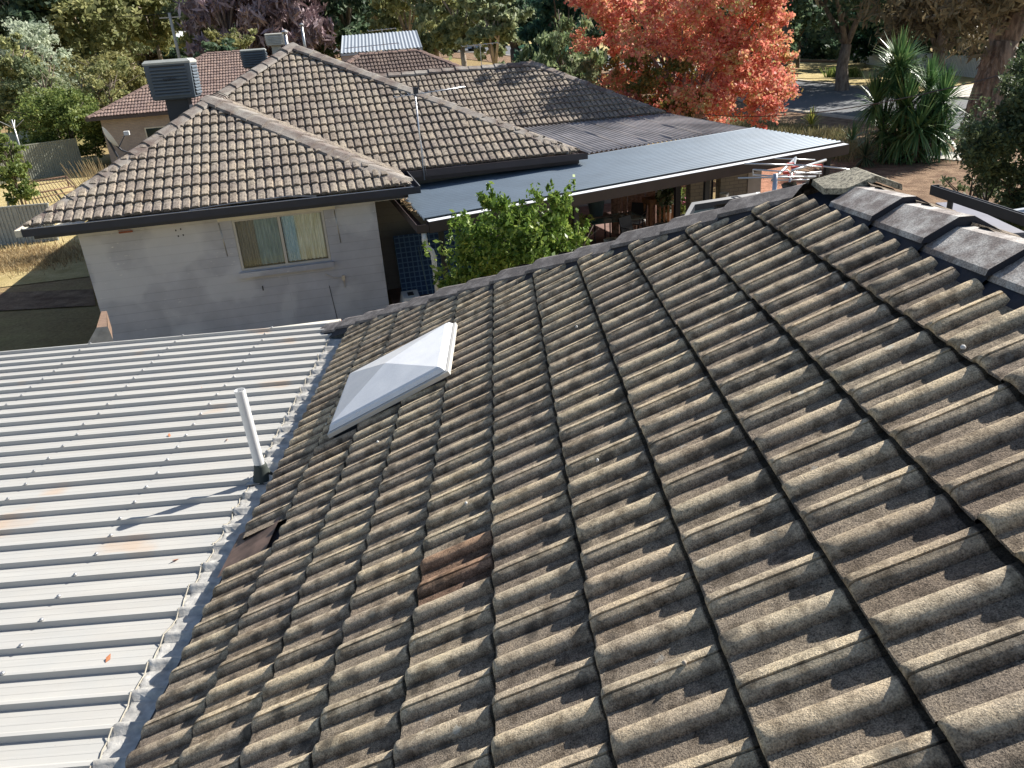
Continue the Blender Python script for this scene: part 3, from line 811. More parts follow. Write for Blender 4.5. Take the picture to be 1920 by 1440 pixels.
# fixing screws: small domes on each rib crest
mb = MB()
for i in range(nrib):
    yc = yT - nrib * rp + (i + .89) * rp
    for x0 in (-2.55, -3.55, -4.55, -5.6, -6.6, -7.6):
        x = x0 + rng.normal(0, .015) - .0 * i; z = ZM - .05 + (x - xm0) / (xm1 - xm0) * MR + .039
        mb.lathe((x, yc, z), [(.012, -.004), (.012, .003), (.006, .007), (.001, .008)], 8)
o = mb.build('roof_screw', M['galv'], house); tag(o, kind='stuff')
# barge capping on the far side, timber below it
mb = MB()
mb.obox((xm0, yT - .03, ZM - .07), (xm1 - xm0 - .02, 0, .065), (0, .11, 0), (0, 0, .04)); mb.build('barge_cap', M['metal_roof'], house)
mb = MB(); mb.obox((-3.75, yT + .14, ZM - .14), (1.9, .16, .05), (-.02, .14, 0), (0, 0, .07)); mb.build('barge_board', M['terracotta'], house)
mb = MB(); mb.obox((-3.75, yT + .15, ZM - .066), (1.9, .16, .05), (-.02, .10, 0), (0, 0, .012)); mb.build('barge_capping', M['cream'], house)
mb = MB()
mb.quad((xm0 + .3, yT - .1, GZ), (xa, yT - .1, GZ), (xa, yT - .1, ZM - .09), (xm0 + .3, yT - .1, ZM - .12)); mb.quad((xm0 + .3, yT - .1, GZ), (xm0 + .3, yT - 7.6, GZ), (xm0 + .3, yT - 7.6, ZM - .12), (xm0 + .3, yT - .1, ZM - .12))
mb.build('wall', M['brick_olive'], house)
# lead apron dressed over the ribs, from under the tiles
def apron():
    V = []; F = []; ny = nrib * 12; nxr = 9
    wx = [0, .02, .05, .09, .13, .17, .20, .215, .22]
    x_in = xm1 - .02
    for j in range(ny + 1):
        y = yT - nrib * rp + (j / ny) * nrib * rp - .02
        fr = ((y - (yT - nrib * rp)) / rp) % 1.0
        h = max(0, min(1, (fr - .74) / .10, (1.06 - fr) / .10)) * .037
        edge = .015 * math.sin(j * .9) + rng.normal(0, .004)
        for i, wv in enumerate(wx):
            x = x_in - wv * (1 + edge * 2)
            z = ZM - .05 + (x - xm0) / (xm1 - xm0) * MR + .006 + h + rng.normal(0, .0028)
            if i < 2: z += (2 - i) * .010
            if i == nxr - 1: z -= .004
            V.append((x, y, z))
    for j in range(ny):
        for i in range(nxr - 1): a = j * nxr + i; F.append((a, a + 1, a + nxr + 1, a + nxr))
    return link_mesh('lead_flashing', V, F, M['lead'], house, True)
tag(apron(), 'crumpled grey lead flashing with sealant along the sheet ribs')
# bead of yellowed sealant at its outer edge
mb = MB(); pts_ = []
for j in range(160):
    y = 2.4 - j * .05; fr = ((y - (yT - nrib * rp)) / rp) % 1.0; h = max(0, min(1, (fr - .74) / .10, (1.06 - fr) / .10)) * .032
    pts_.append((xm1 - .245 + rng.normal(0, .006), y, ZM - .048 + MR + h))
mb.tube(pts_, .004, 5); mb.build('sealant_bead', simple('old_sealant', (.36, .33, .27), .7, var=.3, vs=20), house, True)
# rusty patch of flashing seen where a tile has slipped
mb = MB(); P0 = EV + AL * 1.80 + UP * .06 + NR * .012
mb.quad(P0, P0 + AL * .42, P0 + AL * .42 + UP * .33, P0 + UP * .33)
mb.build('rusty_flashing', simple('rusty_copper_flashing', (.13, .085, .065), .6, .2, .75, 7), house)
# bit of twig with a yellow tip lying on the sheets
tw = atz(150, 1412, ZM + .01)
mb = MB(); mb.tube([tw + np.array([-.03, 0, .012]), tw + np.array([.02, .002, .014])], .007, 6); tag(mb.build('cigarette_butt', simple('yellow_stub', (.6, .5, .2), .7), None, origin=tw), 'tiny yellow and brown stub lying on the pale metal sheets', 'debris')

# vent pipe
pb = atz(494, 899, ZM - .05 + MR)
pb = np.array([pb[0], pb[1], ZM - .05 + MR])
mb = MB(); Hh = .70; r_ = .036
top = atY(458, 745, pb[1] + .0); lean = np.array([top[0] - pb[0] - .02, 0, 0])
mb.lathe((0, 0, 0), [(r_, 0), (r_, Hh), (r_ - .004, Hh), (r_ - .004, Hh - .25), (.001, Hh - .25)], 20)
mb.V = [(pb[0] + x + lean[0] * z / Hh, pb[1] + y, pb[2] + z) for x, y, z in mb.V]
vp = mb.build('vent_pipe', M['white_plastic'], house, True)
try: vp.data.set_sharp_from_angle(angle=rad(40))
except Exception: pass
mb = MB(); mb.lathe((pb[0], pb[1], pb[2] + .0), [(.078, 0), (.072, .03), (.060, .045), (.056, .07), (.048, .085), (.045, .115), (.039, .13), (.0365, .132)], 20)
bt = link_mesh('rubber_boot', mb.V, mb.F, M['rubber'], vp, True)
mb = MB(); mb.box((pb[0] - .01, pb[1], pb[2] + .010), (.19, .15, .006), .1)
link_mesh('boot_flange', mb.V, mb.F, M['lead'], vp)

# skylight: four sided shallow dome in a low frame
def skylight():
    cs = []
    pl = [(-.325, -.06), (-.325, -.985), (-1.14, -.875), (-1.19, .155)]
    px_ = [(853, 607), (838, 700), (617, 812), (655, 705)]
    lift = .082
    for q in px_:
        d = ray(*q); n = NR; t = (lift - n @ CAM) / (n @ d); cs.append(CAM + d * t)
    c = sum(cs) / 4
    # square it up on the slope
    uu = (np.array([0, 1., 0])); vv = UP
    hu = .47; hv = .50
    sq = [c + vv * hv + uu * hu, c + vv * hv - uu * hu, c - vv * hv - uu * hu, c - vv * hv + uu * hu]
    cc = [(a * .7 + b * .3) for a, b in zip(cs, sq)]
    fr = MB(); c = sum(cc) / 4
    def ins(k, h): return [p + (c - p) * k + NR * h for p in cc]
    A = ins(0, 0); B = ins(0, -.028); I1 = ins(.035, .004); 
    for i in range(4):
        j = (i + 1) % 4
        fr.quad(B[i], B[j], A[j], A[i]); fr.quad(A[i], A[j], I1[j], I1[i])
    b2 = ins(.05, -.06)
    kb = MB()
    for i in range(4): j = (i + 1) % 4; kb.quad(b2[i], b2[j], (B[j] + (c - B[j]) * .03), (B[i] + (c - B[i]) * .03))
    sk = fr.build('skylight', M['alu_light'], house)
    tag(sk, 'low pyramid skylight with a milky acrylic dome')
    dm = MB(); J1 = ins(.04, .006); J2 = ins(.075, .032); J3 = ins(.12, .042)
    for a, b in ((J1, J2), (J2, J3)):
        for i in range(4): j = (i + 1) % 4; dm.quad(a[i], a[j], b[j], b[i])
    pk = c + NR * .108
    for i in range(4): j = (i + 1) % 4; dm.add([J3[i], J3[j], pk], [(0, 1, 2)])
    mt, t, b = newmat('milky_acrylic'); co = coords(t)
    n1 = noise(t, co, 6, 5, .6); n2 = noise(t, co, 160, 2, .5)
    cl = mix(t, 1.0, ramp(t, n1, [(.3, (.72, .73, .75)), (.7, (.84, .845, .85))]), ramp(t, n2, [(.3, (.9, .9, .9)), (.72, (1.05, 1.05, 1.05))]), 'MULTIPLY')
    t.links.new(cl, b.inputs['Base Color']); b.inputs['Roughness'].default_value = .32; b.inputs['Subsurface Weight'].default_value = .25; b.inputs['Subsurface Radius'].default_value = (.05, .05, .05)
    link_mesh('acrylic_dome', dm.V, dm.F, mt, sk)
    kb.build('kerb', M['charcoal'], sk)
    # lead apron around the upper and side edges, on the tiles
    ap = MB(); O1 = ins(-.07, -.085)
    for i in (2, 3):
        j = (i + 1) % 4; ap.quad(O1[i], O1[j], b2[j], b2[i])
    link_mesh('skylight_flashing', ap.V, ap.F, M['lead'], sk)
skylight()

# little white droppings and grit on the tiles
def spots():
    i = 0
    for px, py in ((1081, 612), (1364, 505), (708, 828), (1806, 650), (1120, 862), (1283, 1242), (874, 943)):
        d = ray(px, py); t = (.045 - NR @ CAM) / (NR @ d); p = CAM + d * t
        mb = MB(); r = .005 + .003 * rng.random()
        mb.lathe(p, [(r, -.006), (r * 1.1, 0), (r * .6, .005), (.0005, .006)], 9)
        tag(mb.build('pebble', M['cloth'] if i != 5 else M['kerb'], None, True, origin=p), ['small white pebble on the tiles below the hip caps', 'white pebble high on the tiles near the ridge', 'white speck on the tiles just below the skylight', 'white pebble on the tiles at the right near the ridge caps', 'white pebble in a pan mid roof', 'grey ball of lichen low on the roof', 'pale chip among leaf crumbs on the left tiles'][i], 'pebble', 'bits lying on the near roof'); i += 1
spots()

# lean-to carport beyond the ridge: dark gutter, pale sheets
def carport():
    E3c = np.array([0, 0, 1.])
    z = -.45
    A, B = atz(1745, 347, z), atz(1935, 408, z); d = unit(B - A); B = A + d * 4.2
    sidev = np.array([d[1], -d[0], 0.]); sidev = sidev if sidev[0] > 0 else -sidev
    t = thing('carport', 'dark guttered metal carport roof beyond the near ridge', 'carport', (A[0], A[1] - 1.5, GZ))
    mb = MB(); o_ = np.array([0, 0, -.13])
    mb.obox(A + o_, d * 4.2, sidev * .012, (0, 0, .13)); mb.obox(A + o_, d * 4.2, sidev * .11, (0, 0, .01)); mb.obox(A + o_ + sidev * .11, d * 4.2, sidev * .012, (0, 0, .11)); mb.obox(A + o_, sidev * .12, d * .012, (0, 0, .13))
    mb.build('gutter', M['charcoal'], t)
    C1 = A + sidev * .10 + d * 1.35 - E3c * .12; 
    corrugated('metal_roof', C1, C1 + sidev * 3.0 + np.array([0, 0, .25]), C1 + d * 3.5 + sidev * 3.0 + np.array([0, 0, .25]), C1 + d * 3.5, .19, .03, M['grey_corr'], t, 'trap')
    P1 = atz(1795, 378, z - .35); P2 = atz(1960, 455, z - .35)
    mb = MB(); dd = unit(P2 - P1); sv = np.array([dd[1], -dd[0], 0]); mb.obox(P1, (P2 - P1), -sv * .03, (0, 0, -.35)); mb.obox(P1 + np.array([0, 0, .0]), (P2 - P1), sv * .30, (0, 0, -.02)); mb.build('fascia', simple('lavender_grey_panel', (.16, .16, .20), .6), t)
    mb = MB()
    for s_ in (.2, 4.0):
        q = A + d * s_ + sidev * .2; mb.tube([(q[0], q[1], GZ), (q[0], q[1], z - .13)], .04, 8)
    mb.build('post', M['charcoal'], t)
carport()

# television antenna standing behind the hip
def antenna_near():
    c = atY(1455, 350, 1.1)
    t = thing('antenna', 'silver multi-element antenna with red clips behind the near hip', 'antenna', (c[0], c[1], c[2] - .35))
    P = lambda px, py, Y: atY(px, py, Y)
    Y0 = 1.1
    mb = MB(); b0 = P(1452, 362, Y0); mb.tube([b0 + np.array([0, 0, -.35]), P(1454, 326, Y0)], .020, 10); mb.build('mast', M['alu'], t, True)
    mb = MB(); a, b = P(1448, 338, Y0), P(1492, 296, Y0 + .9); a2, b2_ = P(1500, 302, Y0 - .1), P(1545, 303, Y0 + .35)
    mb.tube([a, b], .013, 6); mb.tube([P(1485, 320, Y0), P(1548, 300, Y0 + .8)], .013, 6); mb.tube([P(1480, 344, Y0 + .1), P(1492, 297, Y0 + .75)], .011, 6); mb.build('boom', M['alu'], t, True)
    els = [((1396, 307), (1487, 309), 0), ((1487, 309), (1540, 313), 0), ((1384, 334), (1530, 331), 0), ((1536, 311), (1625, 322), .25), ((1412, 318), (1540, 326), .3), ((1412, 328), (1535, 334), .3), ((1453, 297), (1528, 300), .9), ((1458, 338), (1523, 337), .5), ((1440, 332), (1540, 322), .5)]
    for k, (p, q, dy) in enumerate(els):
        m1 = MB(); m1.tube([P(p[0], p[1], Y0 + dy), P(q[0], q[1], Y0 + dy)], .0075, 6); m1.build('element', M['alu'], t, True)
    for k, (px, py, dy) in enumerate(((1482, 308, .1), (1490, 314, .3), (1475, 324, .2), (1483, 330, .3), (1532, 311, .25))):
        m1 = MB(); q = P(px, py, Y0 + dy); m1.box(q, (.085 if k == 4 else .06, .03, .022), .1); m1.build('clip', M['red_plastic'], t)
    m1 = MB()
    for px in (1412, 1536): m1.tube([P(px, 318 if px < 1500 else 322, Y0 + .3), P(px, 330 if px < 1500 else 334, Y0 + .3)], .006, 6)
    m1.build('end_bracket', M['alu'], t)
    m1 = MB(); m1.tube([P(1450, 336, Y0), P(1462, 322, Y0), P(1476, 318, Y0), P(1484, 326, Y0)], .006, 5); m1.build('cable', M['white'], t, True)
antenna_near()
# dark framed panel standing on the far slope
def roof_panel():
    Y0 = .55
    a, b, c, d_ = atY(1297, 386, Y0 + .5), atY(1425, 366, Y0 + .9), atY(1425, 410, Y0 + .3), atY(1262, 422, Y0 - .1)
    t = thing('solar_panel', 'dark blue framed panel propped on the hidden slope behind the hip caps', 'panel', ((a + c) / 2 - np.array([0, 0, .2])))
    mb = MB(); up = np.array([0, 0, .05])
    q = [a, b, c - np.array([0, 0, .15]), d_ - np.array([0, 0, .12])]
    for i in range(4): 
        e = q[(i + 1) % 4] - q[i]; inn = unit(sum(q) / 4 - (q[i] + q[(i + 1) % 4]) / 2); mb.obox(q[i] - up, e, inn * .05, up * 1.6)
    mb.build('frame', M['charcoal'], t)
    mb = MB(); mb.quad(*[p - np.array([0, 0, .02]) for p in q]); mb.build('panel_glass', M['dark_glass'], t)
roof_panel()

# ================================================================= THE GREY HOUSE NEXT DOOR
TH = rad(12.5); E1 = np.array([math.cos(TH), math.sin(TH), 0]); E2 = np.array([-math.sin(TH), math.cos(TH), 0]); E3 = np.array([0, 0, 1.])
HO = np.array([-8.26, 7.9, -.6])
def H(a, b, z=0): return HO + a * E1 + b * E2 + np.array([0, 0, z])
def onb(px, py, b):
    d = ray(px, py); return CAM + d * ((HO @ E2 + b - E2 @ CAM) / (E2 @ d))
def hl(P): P = np.array(P) - HO; return P @ E1, P @ E2, P[2]
nb = thing('grey_house', 'grey painted block house next door with a mossy hipped tile roof', 'house', H(5.4, 8, GZ + .6))
ZA = 1.66; ZP = 2.62; lift = .0
AP = H(3.1, 3.35, ZA); AP2 = H(3.1, 5.40, ZA); PK = H(4.9, 7.3, ZP)
tk = dict(w_=.33, g=.345)
roof_face('roof_tiles', [H(0, 0), H(6.77, 0), AP], None, M['tile_house'], nb, **tk)
roof_face('roof_tiles', [H(3.0, 2.0, .0), H(10.8, 2, 0), PK, AP2], E1, M['tile_house'], nb, **tk)
roof_face('roof_tiles', [H(0, 20, 0), H(0, 0, 0), AP, AP2, PK, H(4.9, 20, ZP)], None, M['tile_house'], nb, **tk)
roof_face('roof_tiles', [H(6.77, 0), H(6.77, 2), AP2, AP], None, M['tile_house'], nb, jit=.0005, thick=.01, **tk)
roof_face('roof_tiles', [H(10.8, 2), H(10.8, 20), H(4.9, 20, ZP), PK], None, M['tile_house'], nb, **tk)
R3a, R3b = H(4.6, 11.75, 1.62), H(12.45, 11.75, 1.62)
roof_face('roof_tiles', [H(9.0, 8.5), H(15.75, 8.5), R3b, R3a], E1, M['tile_house'], nb, **tk)
roof_face('roof_tiles', [H(15.75, 8.5), H(15.75, 15.0), R3b], None, M['tile_house'], nb, **tk)
roof_face('roof_tiles', [H(15.75, 15.0), H(9.0, 15.0), R3a, R3b], None, M['tile_house'], nb, **tk)
def capH(p0, p1, n, a, b, mat=None, half=.19, rise=.085):
    cap_run('cap', p0, p1, n, a, b, mat or M['cap_house'], nb, half, rise, mortar=False, tilt=.03)
s2 = math.sqrt(.5)
def side(v, sl): return (unit(v), -sl)
capH(H(.12, .12, .0), AP, 12, side(-E2 * 1 + E1, .35), side(E2 - E1, .35))
capH(H(6.68, .16, .02), AP + E3 * .02, 12, side(-E2 - E1, .34), side(E2 + E1, .22), half=.215)
capH(AP, AP2 + (AP2 - AP) * .1, 5, side(-E1, .5), side(E1, .45))
capH(AP2, PK, 7, side(-E2 + E1, .35), side(E2 - E1, .35))
capH(H(10.68, 2.12, 0), PK, 21, side(-E2 - E1, .34), side(E2 + E1, .32))
capH(H(4.9, 20, ZP), PK, 30, side(-E1, .5), side(E1, .44))
capH(R3a, R3b, 18, side(-E2, .48), side(E2, .48))
capH(H(15.65, 8.6, 0), R3b, 11, side(-E2 - E1, .34), side(E2 + E1, .32))
capH(H(15.65, 14.9, 0), R3b, 11, side(E2 - E1, .34), side(-E2 + E1, .32))
# gutters: open box gutters
def gutter(a, b, mat, name='gutter', h=.14, dep=.12, out=None):
    d = unit(b - a); o = np.array([d[1], -d[0], 0]) if out is None else out
    L_ = b - a; mb = MB(); z0 = np.array([0, 0, -h])
    mb.obox(a + z0 + o * dep, L_, o * .012, (0, 0, h - .01)); mb.obox(a + z0, L_, o * dep, (0, 0, .01)); mb.obox(a + z0, L_, -o * .02, (0, 0, h * .8))
    mb.obox(a + z0, d * .012, o * dep, (0, 0, h - .02)); mb.obox(b + z0 - d * .012, d * .012, o * dep, (0, 0, h - .02))
    ob = mb.build(name, mat, nb)
    mb = MB(); mb.tube([a + o * (dep + .006) + np.array([0, 0, -.008]), b + o * (dep + .006) + np.array([0, 0, -.008])], .009, 6)
    link_mesh('gutter_lip', mb.V, mb.F, M['alu'] if mat is M['navy'] else M['brown_paint'], ob)
    return ob
z_ = np.array([0, 0, .0])
gutter(H(-.02, .0, .0), H(6.8, .0, .0), M['navy'], out=-E2)
gutter(H(.0, 20, .0), H(0, -.12, .0), M['cream'], out=-E1)
gutter(H(6.8, -.12, .0), H(6.8, 2.0, .0), M['navy'], out=E1)
gutter(H(6.93, 2.0, .0), H(10.85, 2.0, .0), M['brown_paint'], out=-E2)
gutter(H(10.82, 1.88, .0), H(10.82, 8.4, .0), M['brown_paint'], out=E1)
gutter(H(10.9, 8.5, .0), H(15.8, 8.5, .0), M['brown_paint'], out=-E2)
gutter(H(15.78, 8.4, 0), H(15.78, 15, 0), M['brown_paint'], out=E1)
mb = MB(); mb.obox(H(.1, .02, -.22), E1 * 6.6, E2 * .025, E3 * .16); mb.build('fascia', M['navy'], nb)
mb = MB(); mb.obox(H(6.6, .02, -.22), E2 * 2.0, E1 * .1, E3 * .16); mb.obox(H(6.7, 2.05, -.24), E1 * 4.0, E2 * .025, E3 * .2); mb.obox(H(10.7, 2.05, -.24), E2 * 6.4, E1 * .1, E3 * .2); mb.build('fascia', M['brown_paint'], nb)
mb = MB(); mb.obox(H(.1, .04, -.23), E1 * 6.5, E2 * .42, E3 * .012); mb.obox(H(.1, .46, -.23), E1 * .5, E2 * 15, E3 * .012); mb.build('eave_lining', M['cream'], nb)
# walls with a real window opening
def wall(name, a0, a1, b, zt, mat, holes=(), back=False, parent=nb):
    mb = MB(); zb = GZ - HO[2]
    cuts = sorted({a0, a1, *[h[0] for h in holes], *[h[1] for h in holes]})
    for p, q in zip(cuts[:-1], cuts[1:]):
        seg = [(zb, zt)]
        for h in holes:
            if p >= h[0] - 1e-6 and q <= h[1] + 1e-6: seg = [(zb, h[2]), (h[3], zt)]
        for lo, hi in seg:
            P = [H(p, b, lo), H(q, b, lo), H(q, b, hi), H(p, b, hi)]
            mb.add(P, [(0, 1, 2, 3)], [(p - a0, lo), (q - a0, lo), (q - a0, hi), (p - a0, hi)])
    for h in holes:
        for A, B in (((h[0], h[2]), (h[0], h[3])), ((h[1], h[2]), (h[1], h[3])), ((h[0], h[2]), (h[1], h[2])), ((h[0], h[3]), (h[1], h[3]))):
            mb.quad(H(A[0], b, A[1]), H(B[0], b, B[1]), H(B[0], b + .2, B[1]), H(A[0], b + .2, A[1]))
    return mb.build(name, M[mat], parent)
wall('wall', .675, 6.075, .45, -.2, 'wall_grey', [(3.36, 5.075, -1.35, -.33)])
mb = MB()
def wz(A, B, top=-.2, mbx=None):
    P = [H(*A, GZ - HO[2]), H(*B, GZ - HO[2]), H(*B, top), H(*A, top)]; L_ = math.hypot(A[0] - B[0], A[1] - B[1])
    (mbx or mb).add(P, [(0, 1, 2, 3)], [(0, 0), (L_, 0), (L_, 2.5), (0, 2.5)])
wz((.675, .451), (.675, 19.5)); wz((6.075, .451), (6.075, 2.46)); mb.build('wall', M['wall_dark'], nb)
mb = MB(); wz((6.08, 2.46), (10.4, 2.46)); wz((10.4, 2.46), (10.4, 9)); wz((10.4, 9.0), (15.3, 9.0)); wz((15.3, 9.0), (15.3, 14.5)); mb.build('wall', M['wall_dark'], nb)
mb = MB(); wz((.7, 19.5), (10.4, 19.5)); wz((10.4, 14.5), (15.3, 14.5)); wz((10.4, 14.5), (10.4, 19.5)); mb.build('wall', M['wall_grey'], nb)
# window: frame, two sliding panes, curtains, sill, flashing beam, awning arms
wf = MB(); wb = .47
for a0, a1, z0, z1 in ((3.365, 3.41, -1.345, -.335), (5.025, 5.07, -1.345, -.335), (3.41, 5.025, -1.345, -1.30), (3.41, 5.025, -.385, -.335), (4.195, 4.245, -1.30, -.385)):
    wf.obox(H(a0, wb - .02, z0), E1 * (a1 - a0), E2 * .06, E3 * (z1 - z0))
win = wf.build('window', M['alu_light'], nb); tag(win, 'two pane sliding window with pale curtains')
for a0, a1, b0 in ((3.41, 4.2, .0), (4.24, 5.025, .012)):
    g_ = MB(); g_.quad(H(a0, wb + b0, -1.30), H(a1, wb + b0, -1.30), H(a1, wb + b0, -.385), H(a0, wb + b0, -.385)); link_mesh('pane', g_.V, g_.F, M['glass'], win)
def curtain(a0, a1, mat, name='curtain', amp=.02, b0=.525):
    V = []; F = []; n = 60
    for i in range(n + 1):
        a = a0 + (a1 - a0) * i / n; w_ = amp * math.sin(i * .75) + amp * .5 * math.sin(i * .31 + 1)
        V += [H(a, b0 + w_, -1.28), H(a, b0 + w_ * .8, -.36)]
    F = [(2 * i, 2 * i + 2, 2 * i + 3, 2 * i + 1) for i in range(n)]
    link_mesh(name, V, F, mat, win, True)
def cloth_mat(name, a, b_, emit=0):
    mt, t, b = newmat(name); co = coords(t, (5, 5, .7)); n = noise(t, co, 4, 3, .5)
    t.links.new(ramp(t, n, [(.35, a), (.65, b_)]), b.inputs['Base Color']); b.inputs['Roughness'].default_value = .9; return mt
curtain(4.26, 4.50, cloth_mat('pale_blue_sheer', (.50, .70, .78), (.75, .88, .92)))
curtain(4.47, 5.02, cloth_mat('cream_curtain', (.68, .64, .46), (.95, .92, .78)), amp=.02)
curtain(3.72, 4.20, cloth_mat('dim_green_sheer', (.24, .33, .33), (.40, .50, .50)), amp=.015, b0=.53)
curtain(3.40, 3.74, cloth_mat('dim_brown_curtain', (.26, .23, .17), (.34, .31, .25)), amp=.015, b0=.53)
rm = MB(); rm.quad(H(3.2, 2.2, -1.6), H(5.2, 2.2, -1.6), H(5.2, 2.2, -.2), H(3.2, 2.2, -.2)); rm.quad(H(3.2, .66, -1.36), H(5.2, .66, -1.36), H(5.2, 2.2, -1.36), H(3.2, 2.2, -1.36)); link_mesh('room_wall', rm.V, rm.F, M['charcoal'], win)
st = MB(); st.obox(H(3.42, .60, -1.12), E1 * 1.6, E2 * .02, E3 * .025); link_mesh('inner_rail', st.V, st.F, M['cream'], win)
sl = MB(); sl.obox(H(3.31, .35, -1.46), E1 * 1.80, E2 * .14, E3 * .10); link_mesh('window_sill', sl.V, sl.F, M['wall_grey'], win)
hb = MB(); hb.obox(H(3.13, .33, -.33), E1 * 2.17, E2 * .115, E3 * .075); hb.build('awning_box', M['cream'], nb)
for a in (3.14, 5.28):
    m1 = MB(); m1.tube([H(a, .36, -.36), H(a + .03, .36, -1.0)], .012, 8); m1.build('awning_arm', M['galv'], nb, True)
for a in (2.05, 2.95, ):
    m1 = MB(); p = H(a - .68, .43, -.36 if a < 2.5 else -.30); m1.obox(p, E1 * .24, E2 * .03, E3 * .035); m1.obox(p + E3 * .05, E1 * .22, E2 * .02, E3 * .015); m1.build('wall_vent', M['terracotta'], nb)
m1 = MB()
for da, dz in ((0, 0), (.09, .015), (.02, -.11), (.11, -.1)): m1.box(H(2.35 + da, .448, -.42 + dz), (.022, .012, .03), TH)
m1.build('weep_holes', M['black'], nb)
m1 = MB(); q = H(5.25, .43, -1.72); m1.box(q, (.06, .05, .10), TH); m1.tube([q - E3 * .05, q - E3 * .20], .012, 6); m1.tube([q - E1 * .02, q - E1 * .2 + E3 * .03, q - E1 * .34 + E3 * .12], .007, 5); m1.build('tap_fitting', M['alu'], nb)
m1 = MB(); q = H(3.68, .44, -1.68); m1.tube([q, q - E3 * .09], .012, 6); m1.build('pipe_clip', M['black'], nb)
m1 = MB(); m1.tube([H(4.95, .445, -1.85), H(5.0, .445, -2.6)], .006, 5); m1.build('cable', M['black'], nb)
# patio roof: long blue grey corrugated sheets running with the house
PFL, PFR, PBR, PBL = H(6.79, -.92, -.52), H(16.3, .32, -.17), H(15.95, 3.5, -.10), H(6.62, 2.42, -.44)
mo = corrugated('patio_roof', PFL + E1 * .06, PFR, PBR, PBL + E1 * .06, .15, .062, M['steel_blue'], nb, 'sine')
tag(mo, 'blue grey corrugated patio roof with a white edge')
ed = PFR - PFL; eu = unit(ed); no = unit(np.cross(eu, E3)); no = no if no @ E2 < 0 else -no
mb = MB(); mb.obox(PFL + eu * .10 + np.array([0, 0, .015]), ed - eu * .12, no * .15 - E3 * .012, E3 * .008); mb.build('edge_flashing', simple('bright_white_flashing', (.80, .81, .82), .4, var=.03), nb)
mb = MB(); mb.obox(PFL + no * .14 + eu * .10 - E3 * .20, ed - eu * .10, no * .02, E3 * .205); mb.obox(PFL - E3 * .22 + eu * .1, ed - eu * .2, -no * .05, E3 * .20); mb.build('fascia', M['brown_paint'], nb)
gd = PBL - PFL; ge = unit(gd)
mb = MB(); A0 = PFL + no * .14 - E3 * .03; G_ = PBL - A0 - E3 * .03; wv = -E1 * .13
mb.obox(A0 + wv - E3 * .15, G_, E1 * .012, E3 * .16); mb.obox(A0 + wv - E3 * .15, G_, E1 * .2, E3 * .01); mb.obox(A0 + wv - E3 * .15, E1 * .22, -no * .012, E3 * .15); mb.build('gutter', M['brown_paint'], nb)
mb = MB()
for i in range(160):
    f = rng.random(); f = f * f; q = PBL + (A0 - PBL) * f * .8 + E1 * (.0 + rng.normal(0, .035)) + E3 * (.03 + rng.random() * .04); d_ = rng.normal(0, .05, 3) * np.array([1, 1, .4]); mb.tube([q, q + d_], .006, 3, False)
tag(mb.build('leaf_litter', M['dead'], nb), kind='stuff')
# downpipe with offset bends
mb = MB(); q0 = A0 + E1 * .0 - E3 * .17 - no * .06
mb.tube([q0 + E3 * .03, q0 - E3 * .16, q0 + E1 * .02 - E3 * .24, q0 + E1 * .11 - E3 * .34, q0 + E1 * .13 - E3 * .44, q0 + E1 * .13 - E3 * (q0[2] - GZ)], .048, 14); dp = mb.build('downpipe', M['white_plastic'], nb, True); tag(dp, 'white plastic downpipe')
mb = MB(); mb.lathe(q0 - E3 * .14, [(.054, 0), (.054, .06)], 14); mb.lathe(q0 + E1 * .13 - E3 * .50, [(.054, 0), (.054, .05)], 14); mb.box(q0 + E1 * .22 - E3 * 1.05, (.16, .03, .03), TH); link_mesh('pipe_collar', mb.V, mb.F, M['white_plastic'], dp)
# dark old corrugated roof over the courtyard
dk = corrugated('courtyard_roof', H(11.05, 2.95, -.20), H(10.95, 8.6, -.03), H(15.75, 8.45, -.03), H(15.95, 3.75, -.12), .13, .04, M['old_polycarb'], nb, 'sine')
tag(dk, 'dull brown corrugated courtyard roof with pale worn streaks')
mb = MB()
for i, (a, s_) in enumerate(((11.6, .3), (12.4, .0), (13.1, .2), (13.75, .1), (14.6, .05))):
    mb.obox(H(a, 3.1 + s_ + (a - 11) * .15, -.145 + (a - 11) * .018), E2 * 5.2 + E3 * .13, E1 * .022, E3 * .004)
mb.build('lap_strip', simple('pale_worn_lap', (.22, .21, .215), .5), nb)
mb = MB(); mb.obox(H(10.95, 2.80, -.42), E1 * 5.1 + E2 * .8 + E3 * .1, E2 * .06, E3 * .16); mb.build('beam', M['charcoal'], nb)
# posts
for a, b, h_ in ((7.12, -.62, -.72), (9.9, -.3, -.62), (12.9, .05, -.52), (16.0, .45, -.35)):
    m1 = MB(); m1.obox(H(a, b, GZ - HO[2]), E1 * .1, E2 * .1, E3 * (h_ - .02 - (GZ - HO[2]))); m1.build('post', M['charcoal'], nb)
for a in (13.55, 14.42):
    m1 = MB(); m1.obox(H(a, 2.9, GZ - HO[2]), E1 * .13, E2 * .13, E3 * (2.4)); m1.build('post', M['navy'], nb)
for a, w2 in ((13.80, .55), (14.60, .72)):
    m1 = MB(); m1.obox(H(a, 2.62, GZ - HO[2]), E1 * w2, E2 * .25, E3 * 2.35); m1.UV = [(x * 1, y * 1) for x, y in m1.UV]; m1.build('brick_pier', M['brick_olive'], nb)
mb = MB(); mb.obox(H(15.33, 2.6, GZ - HO[2]), E1 * .36, E2 * .27, E3 * 2.3); mb.build('pier_lit_side', simple('lit_brick_tone', (.40, .38, .34), .9), nb)  # paler block paints the sunlit side face of the brick pier
